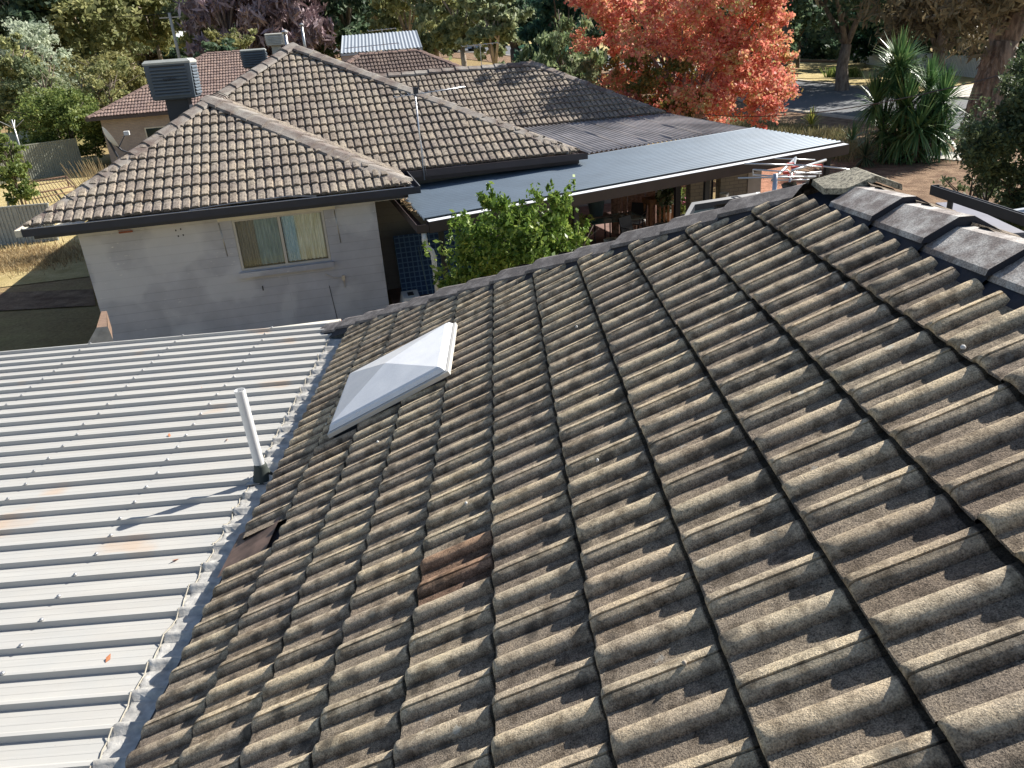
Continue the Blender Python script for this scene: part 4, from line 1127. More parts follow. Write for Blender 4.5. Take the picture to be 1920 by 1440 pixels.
# round vent on the back wall
mb = MB(); c = onb(828, 449, 2.45); 
for i in range(24):
    a0 = 2 * math.pi * i / 24; a1 = 2 * math.pi * (i + 1) / 24; r0_, r1_ = .135, .105
    P = [c + (E1 * math.cos(a) + E3 * math.sin(a)) * r for a, r in ((a0, r0_), (a1, r0_), (a1, r1_), (a0, r1_))]
    mb.add(P + [p - E2 * .05 for p in P], [(0, 1, 2, 3), (4, 5, 6, 7), (0, 1, 5, 4), (2, 3, 7, 6)])
mb.build('round_vent', M['black'], nb)
# gutter junk: loose strap and mesh lying along the front gutter
mb = MB(); mb.tube([H(2.75, -.06, .0), H(3.2, -.08, .03), H(3.9, -.05, .05), H(4.5, -.06, .06), H(5.0, -.09, .01)], .008, 5); mb.build('loose_strap', M['galv'], nb)
# mast antenna on the neighbour gutter
mt_ = thing('antenna', 'thin television antenna on a tall mast against the grey house tiles', 'antenna', onb(795, 325, 1.86))
b0 = onb(795, 327, 1.84)
D0 = b0[1]
top = b0 + np.array([0, 0, 1.62])
mb = MB(); mb.tube([b0 - E3 * .12, top], .016, 8); mb.tube([b0 + E1 * .05 + E3 * .0, b0 + E3 * .9], .007, 5); mb.build('mast', M['alu'], mt_, True)
mb = MB(); mb.tube([top - E1 * .45 - E3 * .04, top + E1 * 1.05 + E3 * .05], .011, 6); mb.build('boom', M['alu'], mt_, True)
for i in range(11):
    q = top + E1 * (-.4 + i * .14) - E3 * .03 + E3 * i * .008; m1 = MB(); L_ = .19 if i > 3 else .3
    m1.tube([q - E2 * L_ - E3 * .02, q + E2 * L_ + E3 * .02], .006, 5); m1.build('element', M['alu'], mt_, True)
mb = MB(); mb.box(top + E1 * .02 + E3 * .06, (.10, .06, .12), TH); mb.tube([top + E1 * .05, top + E1 * .12 + E3 * .28], .012, 5); mb.build('balun_box', M['charcoal'], mt_)

# evaporative coolers
def cooler(c, w_, h_, label, body, lid, stack, name='evaporative_cooler', rz=TH, slats=9, text=None):
    t = thing(name, label, 'cooler', (c[0], c[1], c[2] - stack), 'rooftop evaporative coolers')
    ux = np.array([math.cos(rz), math.sin(rz), 0]); uy = np.array([-math.sin(rz), math.cos(rz), 0])
    def ring(k, z): return [c + ux * (sx * w_ / 2 * k) + uy * (sy * w_ / 2 * k) + E3 * z for sx, sy in ((-1, -1), (1, -1), (1, 1), (-1, 1))]
    mb = MB(); L_ = [ring(.86, 0), ring(.93, .03), ring(1.0, h_ * .93)]
    for A, B in zip(L_[:-1], L_[1:]):
        for i in range(4): j = (i + 1) % 4; mb.quad(A[i], A[j], B[j], B[i])
    mb.quad(*L_[0]); mb.build('cabinet', M[body], t)
    mb = MB(); A = ring(1.02, h_ * .92); B = ring(1.03, h_ * .97); C3 = ring(.9, h_ * 1.04)
    for P, Q in ((A, B), (B, C3)):
        for i in range(4): j = (i + 1) % 4; mb.quad(P[i], P[j], Q[j], Q[i])
    mb.quad(*C3); mb.build('lid', M[lid], t)
    for sd_, (vx, vn) in enumerate(((ux, -uy), (uy, ux), (-uy, -ux))):
        m1 = MB()
        for k in range(slats):
            z = h_ * (.13 + .76 * k / slats); kk = .965 + .035 * z / h_
            o_ = c + vn * (w_ / 2 * kk + .004) - vx * w_ * .39 + E3 * z
            m1.obox(o_, vx * w_ * .78, vn * .022 - E3 * .02, E3 * h_ * .035)
        m1.build('louvre', M[body], t)
        m1 = MB()
        for k in range(slats):
            z = h_ * (.13 + .76 * (k + .52) / slats); kk = .965 + .035 * z / h_
            o_ = c + vn * (w_ / 2 * kk + .003) - vx * w_ * .38 + E3 * z
            m1.quad(o_, o_ + vx * w_ * .76, o_ + vx * w_ * .76 + E3 * h_ * .036, o_ + E3 * h_ * .036)
        m1.build('louvre_gap', M['black'], t)
    mb = MB(); mb.obox(c - ux * w_ * .25 - uy * w_ * .25 - E3 * stack, ux * w_ * .5, uy * w_ * .5, E3 * (stack + .02)); mb.build('duct', M['charcoal' if body == 'cooler' else 'cooler_beige'], t)
    if text:
        cu = bpy.data.curves.new('name', 'FONT'); cu.body = text; cu.size = w_ * .105; cu.extrude = .004; cu.align_x = 'CENTER'
        ob = bpy.data.objects.new('lettering', cu); COL.objects.link(ob)
        R_ = Matrix((( ux[0], 0, -uy[0] * 1), (ux[1], 0, -uy[1]), (0, 1, 0))).to_4x4()
        ob.matrix_world = R_; me = bpy.data.meshes.new_from_object(ob); bpy.data.objects.remove(ob)
        o2 = bpy.data.objects.new('lettering', me); COL.objects.link(o2); me.materials.append(M['black'])
        o2.parent = t; zc_ = c - uy * (w_ / 2 * .99 + .035) + E3 * h_ * .50
        o2.matrix_basis = Matrix.Translation(Vector(zc_ - np.array(t.location))) @ R_
    return t
cb_ = H(1.75, 6.3, 0); 
def place_cooler(px0, px1, pyb, pyt, D):
    x0, y0 = bearing(px0, D, pyb); x1, y1 = bearing(px1, D, pyb); c = np.array([(x0 + x1) / 2, (y0 + y1) / 2, zat((px0 + px1) / 2, pyb, (x0 + x1) / 2, (y0 + y1) / 2)])
    w_ = math.hypot(x1 - x0, y1 - y0); ht = zat((px0 + px1) / 2, pyt, c[0], c[1]) - c[2]; return c, w_, ht
c, w_, ht = place_cooler(269, 363, 188, 114, 19.6)
cooler(c + np.array([0, .55, 0]), w_ * .95, ht, 'big dark louvred cooler on the left slope of the grey house', 'cooler', 'cooler_top', .75, text='coolair', rz=rad(11))
c, w_, ht = place_cooler(446, 494, 128, 93, 27)
cooler(c + np.array([0, .6, 0]), w_, ht, 'dark cooler peeping over the left hip of the grey house', 'cooler', 'cooler_top', .9, slats=0 or 6)
c, w_, ht = place_cooler(493, 528, 86, 63, 31)
cooler(c + np.array([0, .5, 0]), w_, ht, 'small beige cooler beside the peak of the grey house', 'cooler_beige', 'cooler_beige', 1.6, slats=6)
# flue pipes near the peak
for (px, py0, py1, D, lb) in ((549, 78, 60, 30, 'short silver flue just behind the grey house peak'), (582, 76, 46, 42, 'tall thin flue with a cap on the long grey roof')):
    x, y = bearing(px, D); z0, z1 = zat(px, py0, x, y), zat(px, py1, x, y); t = thing('flue', lb, 'flue', (x, y, z0 - 1))
    mb = MB(); mb.tube([(x, y, z0 - 1), (x, y, z1)], .06, 8); mb.build('pipe', M['galv'], t, True); mb = MB(); mb.lathe((x, y, z1 - .04), [(.09, 0), (.12, .06), (.05, .12), (.01, .14)], 10); mb.build('cowl', M['galv'], t)
# satellite dish and bracket on the left eave
sd_p = hl(atz(205, 262, -.5)); dc = atY(208, 258, 16.0)
t = thing('satellite_dish', 'white satellite dish edge-on at the left eave of the grey house', 'satellite dish', (dc[0], dc[1], dc[2] - .6))
tl, br_ = atY(191, 238, 16.0), atY(223, 276, 16.0); cc_ = (tl + br_) / 2; ax_ = unit(br_ - tl); vd_ = unit(cc_ - CAM); nn_ = unit(np.cross(ax_, vd_) + vd_ * .16); 
sid = unit(np.cross(ax_, nn_)); V = []; F = []; rr_ = np.linalg.norm(br_ - tl) / 2
for i in range(6):
    for k in range(24):
        an = 2 * math.pi * k / 24; r = rr_ * i / 5; V.append(cc_ + ax_ * r * math.cos(an) + sid * r * math.sin(an) + nn_ * (-.09 * (1 - (i / 5) ** 2)))
for i in range(5):
    for k in range(24): F.append((i * 24 + k, i * 24 + (k + 1) % 24, (i + 1) * 24 + (k + 1) % 24, (i + 1) * 24 + k))
link_mesh('dish', V, F, M['white'], t, True)
mb = MB(); mb.tube([cc_ - nn_ * .05, cc_ + np.array([.2, 0, -.35]), cc_ + np.array([.45, .1, -.5])], .025, 7); mb.tube([br_, br_ + np.array([.25, 0, .32])], .015, 6); mb.tube([tl - E3 * .1, br_ + np.array([-.1, 0, -.25])], .03, 6); mb.build('bracket', M['charcoal'], t)
mb = MB(); q = br_ + np.array([.30, 0, .34]); mb.box(q, (.13, .16, .10), .3); mb.build('receiver', M['white'], t)
mb = MB(); pts_ = [onb(318, 205, 5.2), onb(315, 222, 5.0), onb(300, 238, 4.2), onb(262, 262, 3.6), onb(215, 292, 3.0), onb(178, 322, 2.2)]
pts_ = [H(1.6, 5.6, .93), H(1.3, 5.0, .76), H(1.0, 4.4, .60), H(.7, 3.6, .43), H(.5, 2.8, .33), H(.25, 1.6, .2)]
mb.tube(pts_, .022, 6); mb.build('black_hose', M['rubber'], nb, True)

# ================================================================= PATIO THINGS
FL = GZ
def put(a, b, z=0): return H(a, b, FL - HO[2] + z)
def local(px, py, z):      # floor/height point in house frame
    return hl(atz(px, py, z))
# paving under the roofs
mb = MB(); mb.quad(put(6.2, -1.6, .03), put(16.6, -.6, .03), put(16.2, 9, .03), put(6.2, 9, .03))
tag(mb.build('patio_paving', simple('red_brick_paving', (.20, .12, .10), .9, var=.3, vs=6)), 'red brick paving under the patio roof', 'paving', kind='structure')
def legs(t, c, ux, uy, w_, d_, h_, r, mat):
    for sx in (-1, 1):
        for sy in (-1, 1):
            q = c + ux * sx * w_ / 2 + uy * sy * d_ / 2; m1 = MB(); m1.tube([q, q + E3 * h_], r, 6); m1.build('leg', mat, t, True)
def patio_chair(c, rz, label, seat='cloth', fr='black'):
    t = thing('patio_chair', label, 'chair', c, 'chairs on the patio'); ux = np.array([math.cos(rz), math.sin(rz), 0]); uy = np.array([-math.sin(rz), math.cos(rz), 0])
    mb = MB(); mb.obox(c - ux * .22 - uy * .22 + E3 * .43, ux * .44, uy * .44, E3 * .04); mb.build('seat', M[seat], t)
    mb = MB(); mb.obox(c - ux * .22 + uy * .22 + E3 * .50, ux * .44, uy * .03 + E3 * .0, E3 * .38 + uy * .10); mb.build('backrest', M[fr], t)
    legs(t, c, ux, uy, .42, .42, .44, .012, M[fr])
    mb = MB()
    for s_ in (-1, 1): mb.tube([c + ux * s_ * .23 - uy * .2 + E3 * .43, c + ux * s_ * .24 - uy * .2 + E3 * .64, c + ux * s_ * .24 + uy * .25 + E3 * .66], .012, 6)
    mb.build('armrest', M[fr], t, True)
def w_at(px, py, z): return atz(px, py, z)
tb = w_at(1150, 408, FL + .72); tb[2] = FL
t = thing('patio_table', 'dark glass patio table with a green sheen under the patio roof', 'table', tb)
mb = MB(); mb.obox(tb - E1 * .7 - E2 * .45 + E3 * .70, E1 * 1.4, E2 * .9, E3 * .02); mb.build('tabletop', simple('green_glass', (.10, .17, .14), .12), t)
legs(t, tb, E1, E2, 1.3, .8, .70, .018, M['black'])
c = w_at(1190, 441, FL + .45); c[2] = FL; patio_chair(c, TH + .5, 'black chair with a white cushion at the near side of the patio table')
c = w_at(1190, 415, FL + .45); c[2] = FL; patio_chair(c, TH - .8, 'black chair turned side on behind the patio table')
c = w_at(1118, 393, FL + .9); c[2] = FL
t = thing('plastic_tub', 'pale blue-green tub standing on a shelf behind the patio table', 'tub', c + E3 * .75)
mb = MB(); mb.lathe(c + E3 * .75, [(.01, 0), (.17, 0), (.23, .42), (.25, .42), (.25, .45), (.22, .45)], 18); mb.build('tub_body', M['pot_blue'], t, True)
t = thing('side_shelf', 'dark side table carrying the pale tub', 'table', c); mb = MB(); mb.obox(c - E1 * .35 - E2 * .25 + E3 * .72, E1 * .7, E2 * .5, E3 * .03); mb.build('tabletop', M['old_wood'], t); legs(t, c, E1, E2, .6, .4, .72, .02, M['black'])
# timber planter bench with cloth and tray
c = w_at(1238, 372, FL + 1.0); c[2] = FL
t = thing('potting_bench', 'orange timber potting bench draped with a white cloth', 'bench', c)
mb = MB(); mb.obox(c - E1 * .42 - E2 * .25 + E3 * .90, E1 * .84, E2 * .03, E3 * .14); mb.obox(c - E1 * .42 + E2 * .22 + E3 * .90, E1 * .84, E2 * .03, E3 * .14); mb.obox(c - E1 * .42 - E2 * .25 + E3 * .9, E2 * .5, E1 * .03, E3 * .14); mb.obox(c + E1 * .39 - E2 * .25 + E3 * .9, E2 * .5, E1 * .03, E3 * .14); mb.obox(c - E1 * .4 - E2 * .23 + E3 * .9, E1 * .8, E2 * .46, E3 * .03); mb.build('tray', M['wood'], t)
for sx in (-1, 1):
    for sy in (-1, 1): m1 = MB(); m1.obox(c + E1 * (sx * .36 - .03) + E2 * (sy * .2 - .03), E1 * .06, E2 * .06, E3 * .9); m1.build('leg', M['wood'], t)
mb = MB(); mb.obox(c - E1 * .12 - E2 * .27 + E3 * .45, E1 * .42, E2 * .012 + E3 * .01, E3 * .5); mb.build('cloth', M['cloth'], t)
m1 = MB(); q = c + E3 * 1.02; m1.obox(q - E1 * .05, E1 * .3, E2 * .22, E3 * .16); tag(m1.build('white_box', M['cloth'], None, origin=q), 'small white box standing in the timber tray', 'box')
c2 = w_at(1255, 410, FL + .6); c2[2] = FL
t = thing('wooden_chair', 'brown wooden chair beside the potting bench', 'chair', c2); mb = MB(); mb.obox(c2 - E1 * .2 - E2 * .2 + E3 * .44, E1 * .4, E2 * .4, E3 * .03); mb.build('seat', M['wood'], t); mb = MB()
for k in range(4): mb.obox(c2 - E1 * (.2 - k * .115) + E2 * .18 + E3 * .46, E1 * .05, E2 * .03, E3 * .45)
mb.build('backrest', M['wood'], t); legs(t, c2, E1, E2, .36, .36, .44, .022, M['wood'])
def potplant(c, label, lf, pr=.16, ph=.26, R_=.25, Hh=.45, n=500, size=.06, pot='pot_blue', flower=False, hang=None):
    t = thing('potted_plant', label, 'plant', c, 'potted plants on the patio'); mb = MB(); mb.lathe(c, [(.01, 0), (pr * .75, 0), (pr, ph), (pr * 1.08, ph), (pr * 1.08, ph * .9)], 16); mb.build('pot', M[pot], t, True)
    V, k, R = leaf_cloud([c + E3 * (ph + Hh * .4)] * 3, [(R_, R_, Hh * .5)] * 3, [n // 3] * 3, size); npmesh('foliage', V, k, LF[lf], t, R)
    if hang: mb = MB(); mb.tube([c + E3 * ph, c + E3 * (ph + hang)], .006, 4); mb.tube([c + E3 * ph + E1 * pr, c + E3 * (ph + hang * .6)], .005, 4); mb.build('hanger', M['black'], t)
c = atY(1068, 448, H(9.3, .6)[1]); potplant(c - E3 * .1, 'shaggy green basket plant hanging from the patio beam', 'lime', .2, .2, .30, .45, 900, .06, 'terracotta', hang=1.0)
c = w_at(1275, 395, FL + .5); c[2] = FL + .0; potplant(c, 'bushy light green pot plant beside the wooden chair', 'lime', .2, .5, .3, .6, 700, .06, 'pot_blue')
c = w_at(1292, 392, FL + .5); c[2] = FL; potplant(c, 'pink flowering pot plant below the coloured discs', 'flower', .18, .45, .3, .5, 500, .05, 'terracotta')
c = w_at(1252, 352, FL + 1.3); c[2] = FL; potplant(c, 'dark green upright pot plant behind the potting bench', 'hedge', .2, .7, .22, 1.1, 500, .09, 'white')
# bamboo screen in the sun with coloured discs
t = thing('bamboo_screen', 'sunlit brown reed screen behind the potting bench', 'screen', H(12.9, 3.3, FL - HO[2]))
q0_ = H(12.6, 4.9, FL - HO[2]); V = []; F = []
mb = MB()
for i in range(70):
    q = q0_ + E1 * (i * .032) + E2 * rng.normal(0, .012); r = .013 + .008 * rng.random(); mb.tube([q, q + E3 * (1.9 + rng.normal(0, .05))], r, 5, False)
mb.build('reed_panel', simple('brown_reed', (.32, .19, .13), .8, var=.55, vs=16), t)
mb = MB(); mb.obox(q0_ + E3 * 1.6 + E2 * .03, E1 * 2.2, E2 * .02, E3 * .03); mb.build('wire_rail', M['old_wood'], t)
for i, (px, py, colr, nm) in enumerate(((1289, 341, (.75, .16, .03), 'orange'), (1299, 343, (.75, .68, .66), 'white'), (1309, 342, (.85, .70, .02), 'yellow'), (1319, 338, (.35, .52, .20), 'green'), (1326, 334, (.8, .22, .10), 'red'))):
    c = onb(px, py, 3.0); V = []; F = []
    mb = MB(); n_ = 16
    P = [c + (E1 * math.cos(2 * math.pi * k / n_) + E3 * math.sin(2 * math.pi * k / n_)) * .055 for k in range(n_)]; mb.add(P + [p - E2 * .012 for p in P], [tuple(range(n_)), tuple(range(n_, 2 * n_))[::-1]] + [(k, (k + 1) % n_, n_ + (k + 1) % n_, n_ + k) for k in range(n_)])
    mb.tube([c + E3 * .05, c + E3 * .22], .003, 4)
    tag(mb.build('hanging_disc', simple('disc_' + nm, colr, .4), None, origin=c), '%s disc in the row hanging from the patio beam' % nm, 'ornament', 'coloured discs on a string')
# tall white pot on the pier side
c = onb(1357, 385, 2.35); t = thing('wall_pot', 'tall cream pot standing in front of the brick piers', 'pot', c); mb = MB(); mb.lathe(c, [(.01, 0), (.07, 0), (.095, .02), (.115, .30), (.105, .30), (.09, .28)], 18); mb.build('pot_body', M['cream'], t, True)
m1 = MB(); m1.obox(H(14.3, 2.2, FL - HO[2]), E1 * .45, E2 * .4, E3 * (c[2] - FL)); m1.build('stand', M['navy'], t)
# blue checked mattress leaning on the wall, pet carrier, broom
def mattress():
    c = [onb(737, 497, 1.9), onb(870, 470, 2.1)]; A = c[0]; A[2] = FL + .05; Bz = onb(737, 490, 2.0)[2]
    a0, a1 = hl(A)[0], 9.2
    t = thing('mattress', 'dark blue checked mattress propped against the patio wall', 'mattress', H(7.6, 1.95, FL - HO[2]))
    mt, tt, b = newmat('blue_checked_ticking'); tc = N(tt, 'ShaderNodeTexCoord'); mp = N(tt, 'ShaderNodeMapping'); tt.links.new(tc.outputs['UV'], mp.inputs[0])
    w1 = N(tt, 'ShaderNodeTexBrick'); w1.offset = 0; w1.inputs['Scale'].default_value = 1; w1.inputs['Brick Width'].default_value = .11; w1.inputs['Row Height'].default_value = .11; w1.inputs['Mortar Size'].default_value = .012
    w1.inputs['Color1'].default_value = (.018, .045, .12, 1); w1.inputs['Color2'].default_value = (.024, .06, .15, 1); w1.inputs['Mortar'].default_value = (.10, .18, .30, 1)
    tt.links.new(mp.outputs[0], w1.inputs['Vector']); tt.links.new(w1.outputs['Color'], b.inputs['Base Color']); b.inputs['Roughness'].default_value = .9
    mb = MB(); A = H(6.45, 1.55, FL - HO[2] + .03); mb.obox(A, E1 * 2.0, E3 * 1.28 + E2 * .5, -E2 * .16 + E3 * .06); mb.build('mattress_body', mt, t)
    mb = MB()
    for h_ in (0.0, 1.28):
        p = A + E3 * h_ + E2 * .5 * h_ / 1.28; mb.tube([p, p + E1 * 2.0], .014, 6)
    mb.build('piping', M['pot_blue'], t)
mattress()
c = onb(742, 552, .6); c[2] = FL
q = hl(c); c = H(6.55, .55, FL - HO[2])
t = thing('pet_carrier', 'white plastic pet carrier with a dark door near the blue mattress', 'pet carrier', c)
mb = MB(); w_, d_, h_ = .42, .55, .42
def rr(y, k, z0=0): return [c + E1 * (x * w_ / 2 * k) + E2 * y + E3 * (z + z0) for x, z in ((-1, 0), (1, 0), (1.05, h_ * .5), (.8, h_), (-.8, h_), (-1.05, h_ * .5))]
A, B = rr(-d_ / 2, .95), rr(d_ / 2, 1); mb.add(A + B, [(0, 1, 2, 3, 4, 5), (6, 7, 8, 9, 10, 11)] + [(k, (k + 1) % 6, 6 + (k + 1) % 6, 6 + k) for k in range(6)]); mb.build('shell', M['white'], t)
mb = MB(); mb.obox(c - E1 * .13 - E2 * (d_ / 2 + .01) + E3 * .06, E1 * .26, E2 * .008, E3 * .24); mb.build('door', M['black'], t); mb = MB(); mb.obox(c - E1 * .06 - E2 * .1 + E3 * (h_ + .0), E1 * .12, E2 * .2, E3 * .02); mb.build('handle', M['black'], t)
c = H(7.0, 1.05, FL - HO[2]); t = thing('broom', 'pale thin broom handle leaning on the blue mattress', 'broom', c); mb = MB(); mb.tube([c, c + E3 * 1.15 + E2 * .5 - E1 * .08], .012, 7); mb.build('handle', M['pot_blue'], t, True); mb = MB(); mb.box(c + E3 * .05, (.3, .05, .09), TH); mb.build('head', M['old_wood'], t)
# hanging mesh chair / bits far left of the beam
# brick pier with terracotta capping by the metal roof's far edge
c = np.array([-5.55, 4.15, 0])
t = thing('gate_pier', 'cream rendered pier with a red sloping top beyond the pale metal roof', 'pier', (c[0], c[1], GZ))
top_ = -1.62
P = [atz(163, 646, -1.75), atz(213, 640, -1.75), atz(202, 612, -1.55), atz(181, 614, -1.55)]
mb = MB(); lo_ = [np.array([p[0], p[1], GZ]) for p in P]
back = [p + np.array([-.1, .55, 0]) for p in (P[3], P[2])]
for i in range(4): j = (i + 1) % 4; mb.quad(lo_[i], lo_[j], P[j], P[i])
mb.quad(*P); mb.build('pier_body', simple('weathered_render', (.42, .39, .33), .9, var=.3, vs=6), t)
mb = MB(); q1, q2 = P[3], P[2]; q3, q4 = atz(200, 583, -1.85), atz(190, 584, -1.85)
mb.quad(q1 - E3 * .01, q2 - E3 * .01, q3, q4); mb.quad(q2, q3, q3 - E3 * .3, q2 - E3 * .3); mb.quad(q1, q4, q4 - E3 * .3, q1 - E3 * .3); mb.build('sloping_top', M['old_wood'], t)

# ================================================================= LEMON TREE between the houses
lb = H(8.9, -2.55, 0); lb[2] = GZ
def lemon():
    t = thing('lemon_tree', 'glossy green lemon tree between the two houses', 'tree', lb, None)
    mb = MB(); limbs(mb, lb, GZ + 2.2, .8, .05, 6); mb.build('trunk', M['bark_grey'], t, True)
    C_, Rr, cn = [], [], []
    blobs = [(960, 470, .50), (900, 500, .42), (925, 430, .36), (930, 395, .20), (1000, 440, .42), (1040, 410, .30), (1045, 385, .20), (1010, 480, .46), (1060, 460, .22), (940, 520, .5), (880, 470, .25), (860, 540, .3), (870, 455, .16), (1050, 490, .3), (1085, 462, .13), (985, 405, .17), (845, 560, .25), (1005, 520, .5), (1028, 378, .10), (918, 380, .12), (1048, 375, .11)]
    for px, py, r in blobs:
        p = atY(px, py, lb[1] + rng.normal(0, .22)); C_.append(p); Rr.append((r, r * .95, r * .9)); cn.append(int(120 + 5200 * r * r))
    for _ in range(60):
        k_ = rng.integers(0, 21); px, py, r = blobs[k_]; p = atY(px, py, lb[1]) + np.array([rng.normal(0, r), rng.normal(0, r * .8), abs(rng.normal(0, r * .9))]); C_.append(p); Rr.append((.05, .05, .16)); cn.append(28)
    V, n, R = leaf_cloud(C_, Rr, cn, .050, 2.0, .5, 0, .5); npmesh('crown', V, n, LF['lemon'], t, R)
lemon()

# ================================================================= HOUSES BEHIND
def hip_house(name, label, A, B, dep, wallh, rise, tile, wall_m, cap, gut, z=None, side_='L', tw=.33, grow=2.6, win=None, g=.345):
    """A,B = front eave ends (world, eave height); dep = depth behind"""
    A = np.array(A, float); B = np.array(B, float); u = unit(B - A); v = np.array([-u[1], u[0], 0]); W = np.linalg.norm(B - A)
    t = thing(name, label, 'house', ((A + B) / 2)[:2].tolist() + [A[2] - wallh])
    C2, D2 = B + v * dep, A + v * dep; h = dep / 2
    r0 = A + u * h + v * h + E3 * rise; r1 = B - u * h + v * h + E3 * rise
    for pts_ in ([A, B, r1, r0], [B, C2, r1], [C2, D2, r0, r1], [D2, A, r0]):
        roof_face('roof_tiles', pts_, None, M[tile], t, tw, g)
    for p, q, a, b in ((A, r0, side(-v + u, .3), side(v - u, .3)), (B, r1, side(-v - u, .3), side(v + u, .3)), (r0, r1, side(-v, .45), side(v, .45)), (D2, r0, side(v + u, .3), side(-v - u, .3)), (C2, r1, side(v - u, .3), side(-v + u, .3))):
        cap_run('cap', p, q, max(3, int(np.linalg.norm(q - p) / .45)), a, b, M[cap], t, .17, .07, mortar=False)
    mb = MB()
    for p, q in ((A, B), (B, C2), (C2, D2), (D2, A)): d = unit(q - p); o = np.array([d[1], -d[0], 0]); mb.obox(p - E3 * .16, q - p, o * .10, E3 * .15)
    mb.build('gutter', M[gut], t)
    mb = MB(); k = .5; w4 = [A + u * k + v * k, B - u * k + v * k, C2 - u * k - v * k, D2 + u * k - v * k]
    for i in range(4):
        p, q = w4[i], w4[(i + 1) % 4]; P = [p - E3 * wallh, q - E3 * wallh, q - E3 * .1, p - E3 * .1]; L_ = np.linalg.norm(q - p); mb.add(P, [(0, 1, 2, 3)], [(0, 0), (L_, 0), (L_, wallh), (0, wallh)])
    mb.build('wall', M[wall_m], t)
    for (x0, x1, z0, z1) in (win or []):
        o = A + u * x0 + v * (k - .03); m1 = MB(); m1.obox(o - E3 * z1, u * (x1 - x0), v * .02, E3 * (z1 - z0)); f = m1.build('window', M['cream'], t)
        w_ = (x1 - x0); m2 = MB()
        for s_ in (0, 1): m2.obox(o + u * (.06 + s_ * w_ / 2) - v * .012 - E3 * (z1 - .06), u * (w_ / 2 - .1), v * .01, E3 * (z1 - z0 - .12))
        link_mesh('pane', m2.V, m2.F, M['dark_glass'], f)
    return t
# plum tiled house at the left
Ae = atz(163, 222, -.45); ue = unit([math.cos(TH), math.sin(TH), 0]); Be = Ae + ue * 14.5
hip_house('plum_roof_house', 'plum tiled brick house behind the grey house on the left', Ae, Be, 12.0, 2.75, 2.75, 'tile_plum', 'brick_pink', 'tile_plum', 'brown_paint', win=[(2.6, 5.2, .75, 2.0)])
# brown roof in the middle
bx, by = bearing(722, 39, 110); Ab = np.array([bx - 4.6, by - 3.5, -.45]); Bb = Ab + ue * 11.2
hip_house('brown_roof_house', 'dark brown tiled house seen over the long ridge', Ab, Bb, 8.4, 2.75, 2.1, 'tile_brown', 'brick_pink', 'tile_plum', 'brown_paint')
# long grey corrugated roof
def metal_house(name, label, pxs, D, w_, ridge_py, mat, wallm='cream', dep=9, sl=.28, rz=TH):
    (x0, py0), (x1, py1) = pxs; a = bearing(x0, D, py0); b = bearing(x1, D, py1); za = (zat(x0, py0, *a) + zat(x1, py1, *b)) / 2
    A = np.array([a[0], a[1], za]); B = np.array([b[0], b[1], za]); u = unit(B - A); v = np.array([-u[1], u[0], 0]); hh = dep / 2
    t = thing(name, label, 'house', ((A + B) / 2 - E3 * 3.5))
    r0, r1 = A + v * hh + E3 * hh * sl, B + v * hh + E3 * hh * sl
    corrugated('metal_roof', A, r0, r1, B, .22, .05, M[mat], t, 'sine'); corrugated('metal_roof', A + v * dep, r0, r1, B + v * dep, .22, .05, M[mat], t, 'sine')
    mb = MB(); gd_ = GZ - 1
    for P in ([A, B], [B, B + v * dep], [B + v * dep, A + v * dep], [A + v * dep, A]): mb.quad(np.array([*P[0][:2], gd_]), np.array([*P[1][:2], gd_]), P[1] - E3 * .15, P[0] - E3 * .15)
    for p, r in ((A, r0), (B, r1)): mb.add([p - E3 * .15, p + v * dep - E3 * .15, r - E3 * .05], [(0, 1, 2)])
    mb.build('wall', M[wallm], t)
    mb = MB(); 
    for p, r in ((A, r0), (B, r1)): mb.obox(p - E3 * .2, r - p, u * .04, E3 * .22); mb.obox(p + v * dep - E3 * .2, r - p - v * dep, u * .04, E3 * .22)
    mb.obox(A - E3 * .14, B - A, -v * .1, E3 * .12); mb.build('barge', M['grey_corr'], t)
    return t
metal_house('grey_roof_house', 'house with a long pale grey corrugated roof behind the tiled ridges', ((640, 106), (790, 84)), 52, 0, 0, 'grey_corr', 'brick_pink', 10.5, .20)
metal_house('white_roof_house', 'distant house with a bright white roof among the gum trees', ((300, 74), (372, 66)), 150, 0, 0, 'white', 'brick_pink', 14, .16)
metal_house('low_shed', 'long low cream building in the shade behind the street trees', ((1440, 52), (1620, 36)), 112, 0, 0, 'old_polycarb', 'brick_pink', 12, .2)

# small roof antennas on the houses behind
def small_antenna(px, py, D, label, w_=1.4, h_=1.2):
    x, y = bearing(px, D, py); z = zat(px, py, x, y); t = thing('antenna', label, 'antenna', (x, y, z - h_), 'television antennas on the roofs behind')
    mb = MB(); mb.tube([(x, y, z - h_ - 1), (x, y, z)], .02, 6); mb.build('mast', M['alu'], t); mb = MB(); mb.tube([(x - w_ / 2, y, z - .02), (x + w_ / 2, y + .2, z + .04)], .018, 5)
    for k in range(7): q = np.array([x - w_ / 2 + w_ * k / 6, y, z]); mb.tube([q - E2 * .3 - E3 * .03, q + E2 * .3 + E3 * .06], .012, 4)
    mb.build('elements', M['alu'], t)
small_antenna(716, 56, 50, 'small antenna at the right end of the pale grey corrugated roof', 1.6)
small_antenna(697, 86, 41, 'antenna with long drooping arms above the brown roof', 2.6)
small_antenna(900, 84, 47, 'thin antenna on a mast against the street', 2.0, 1.6)

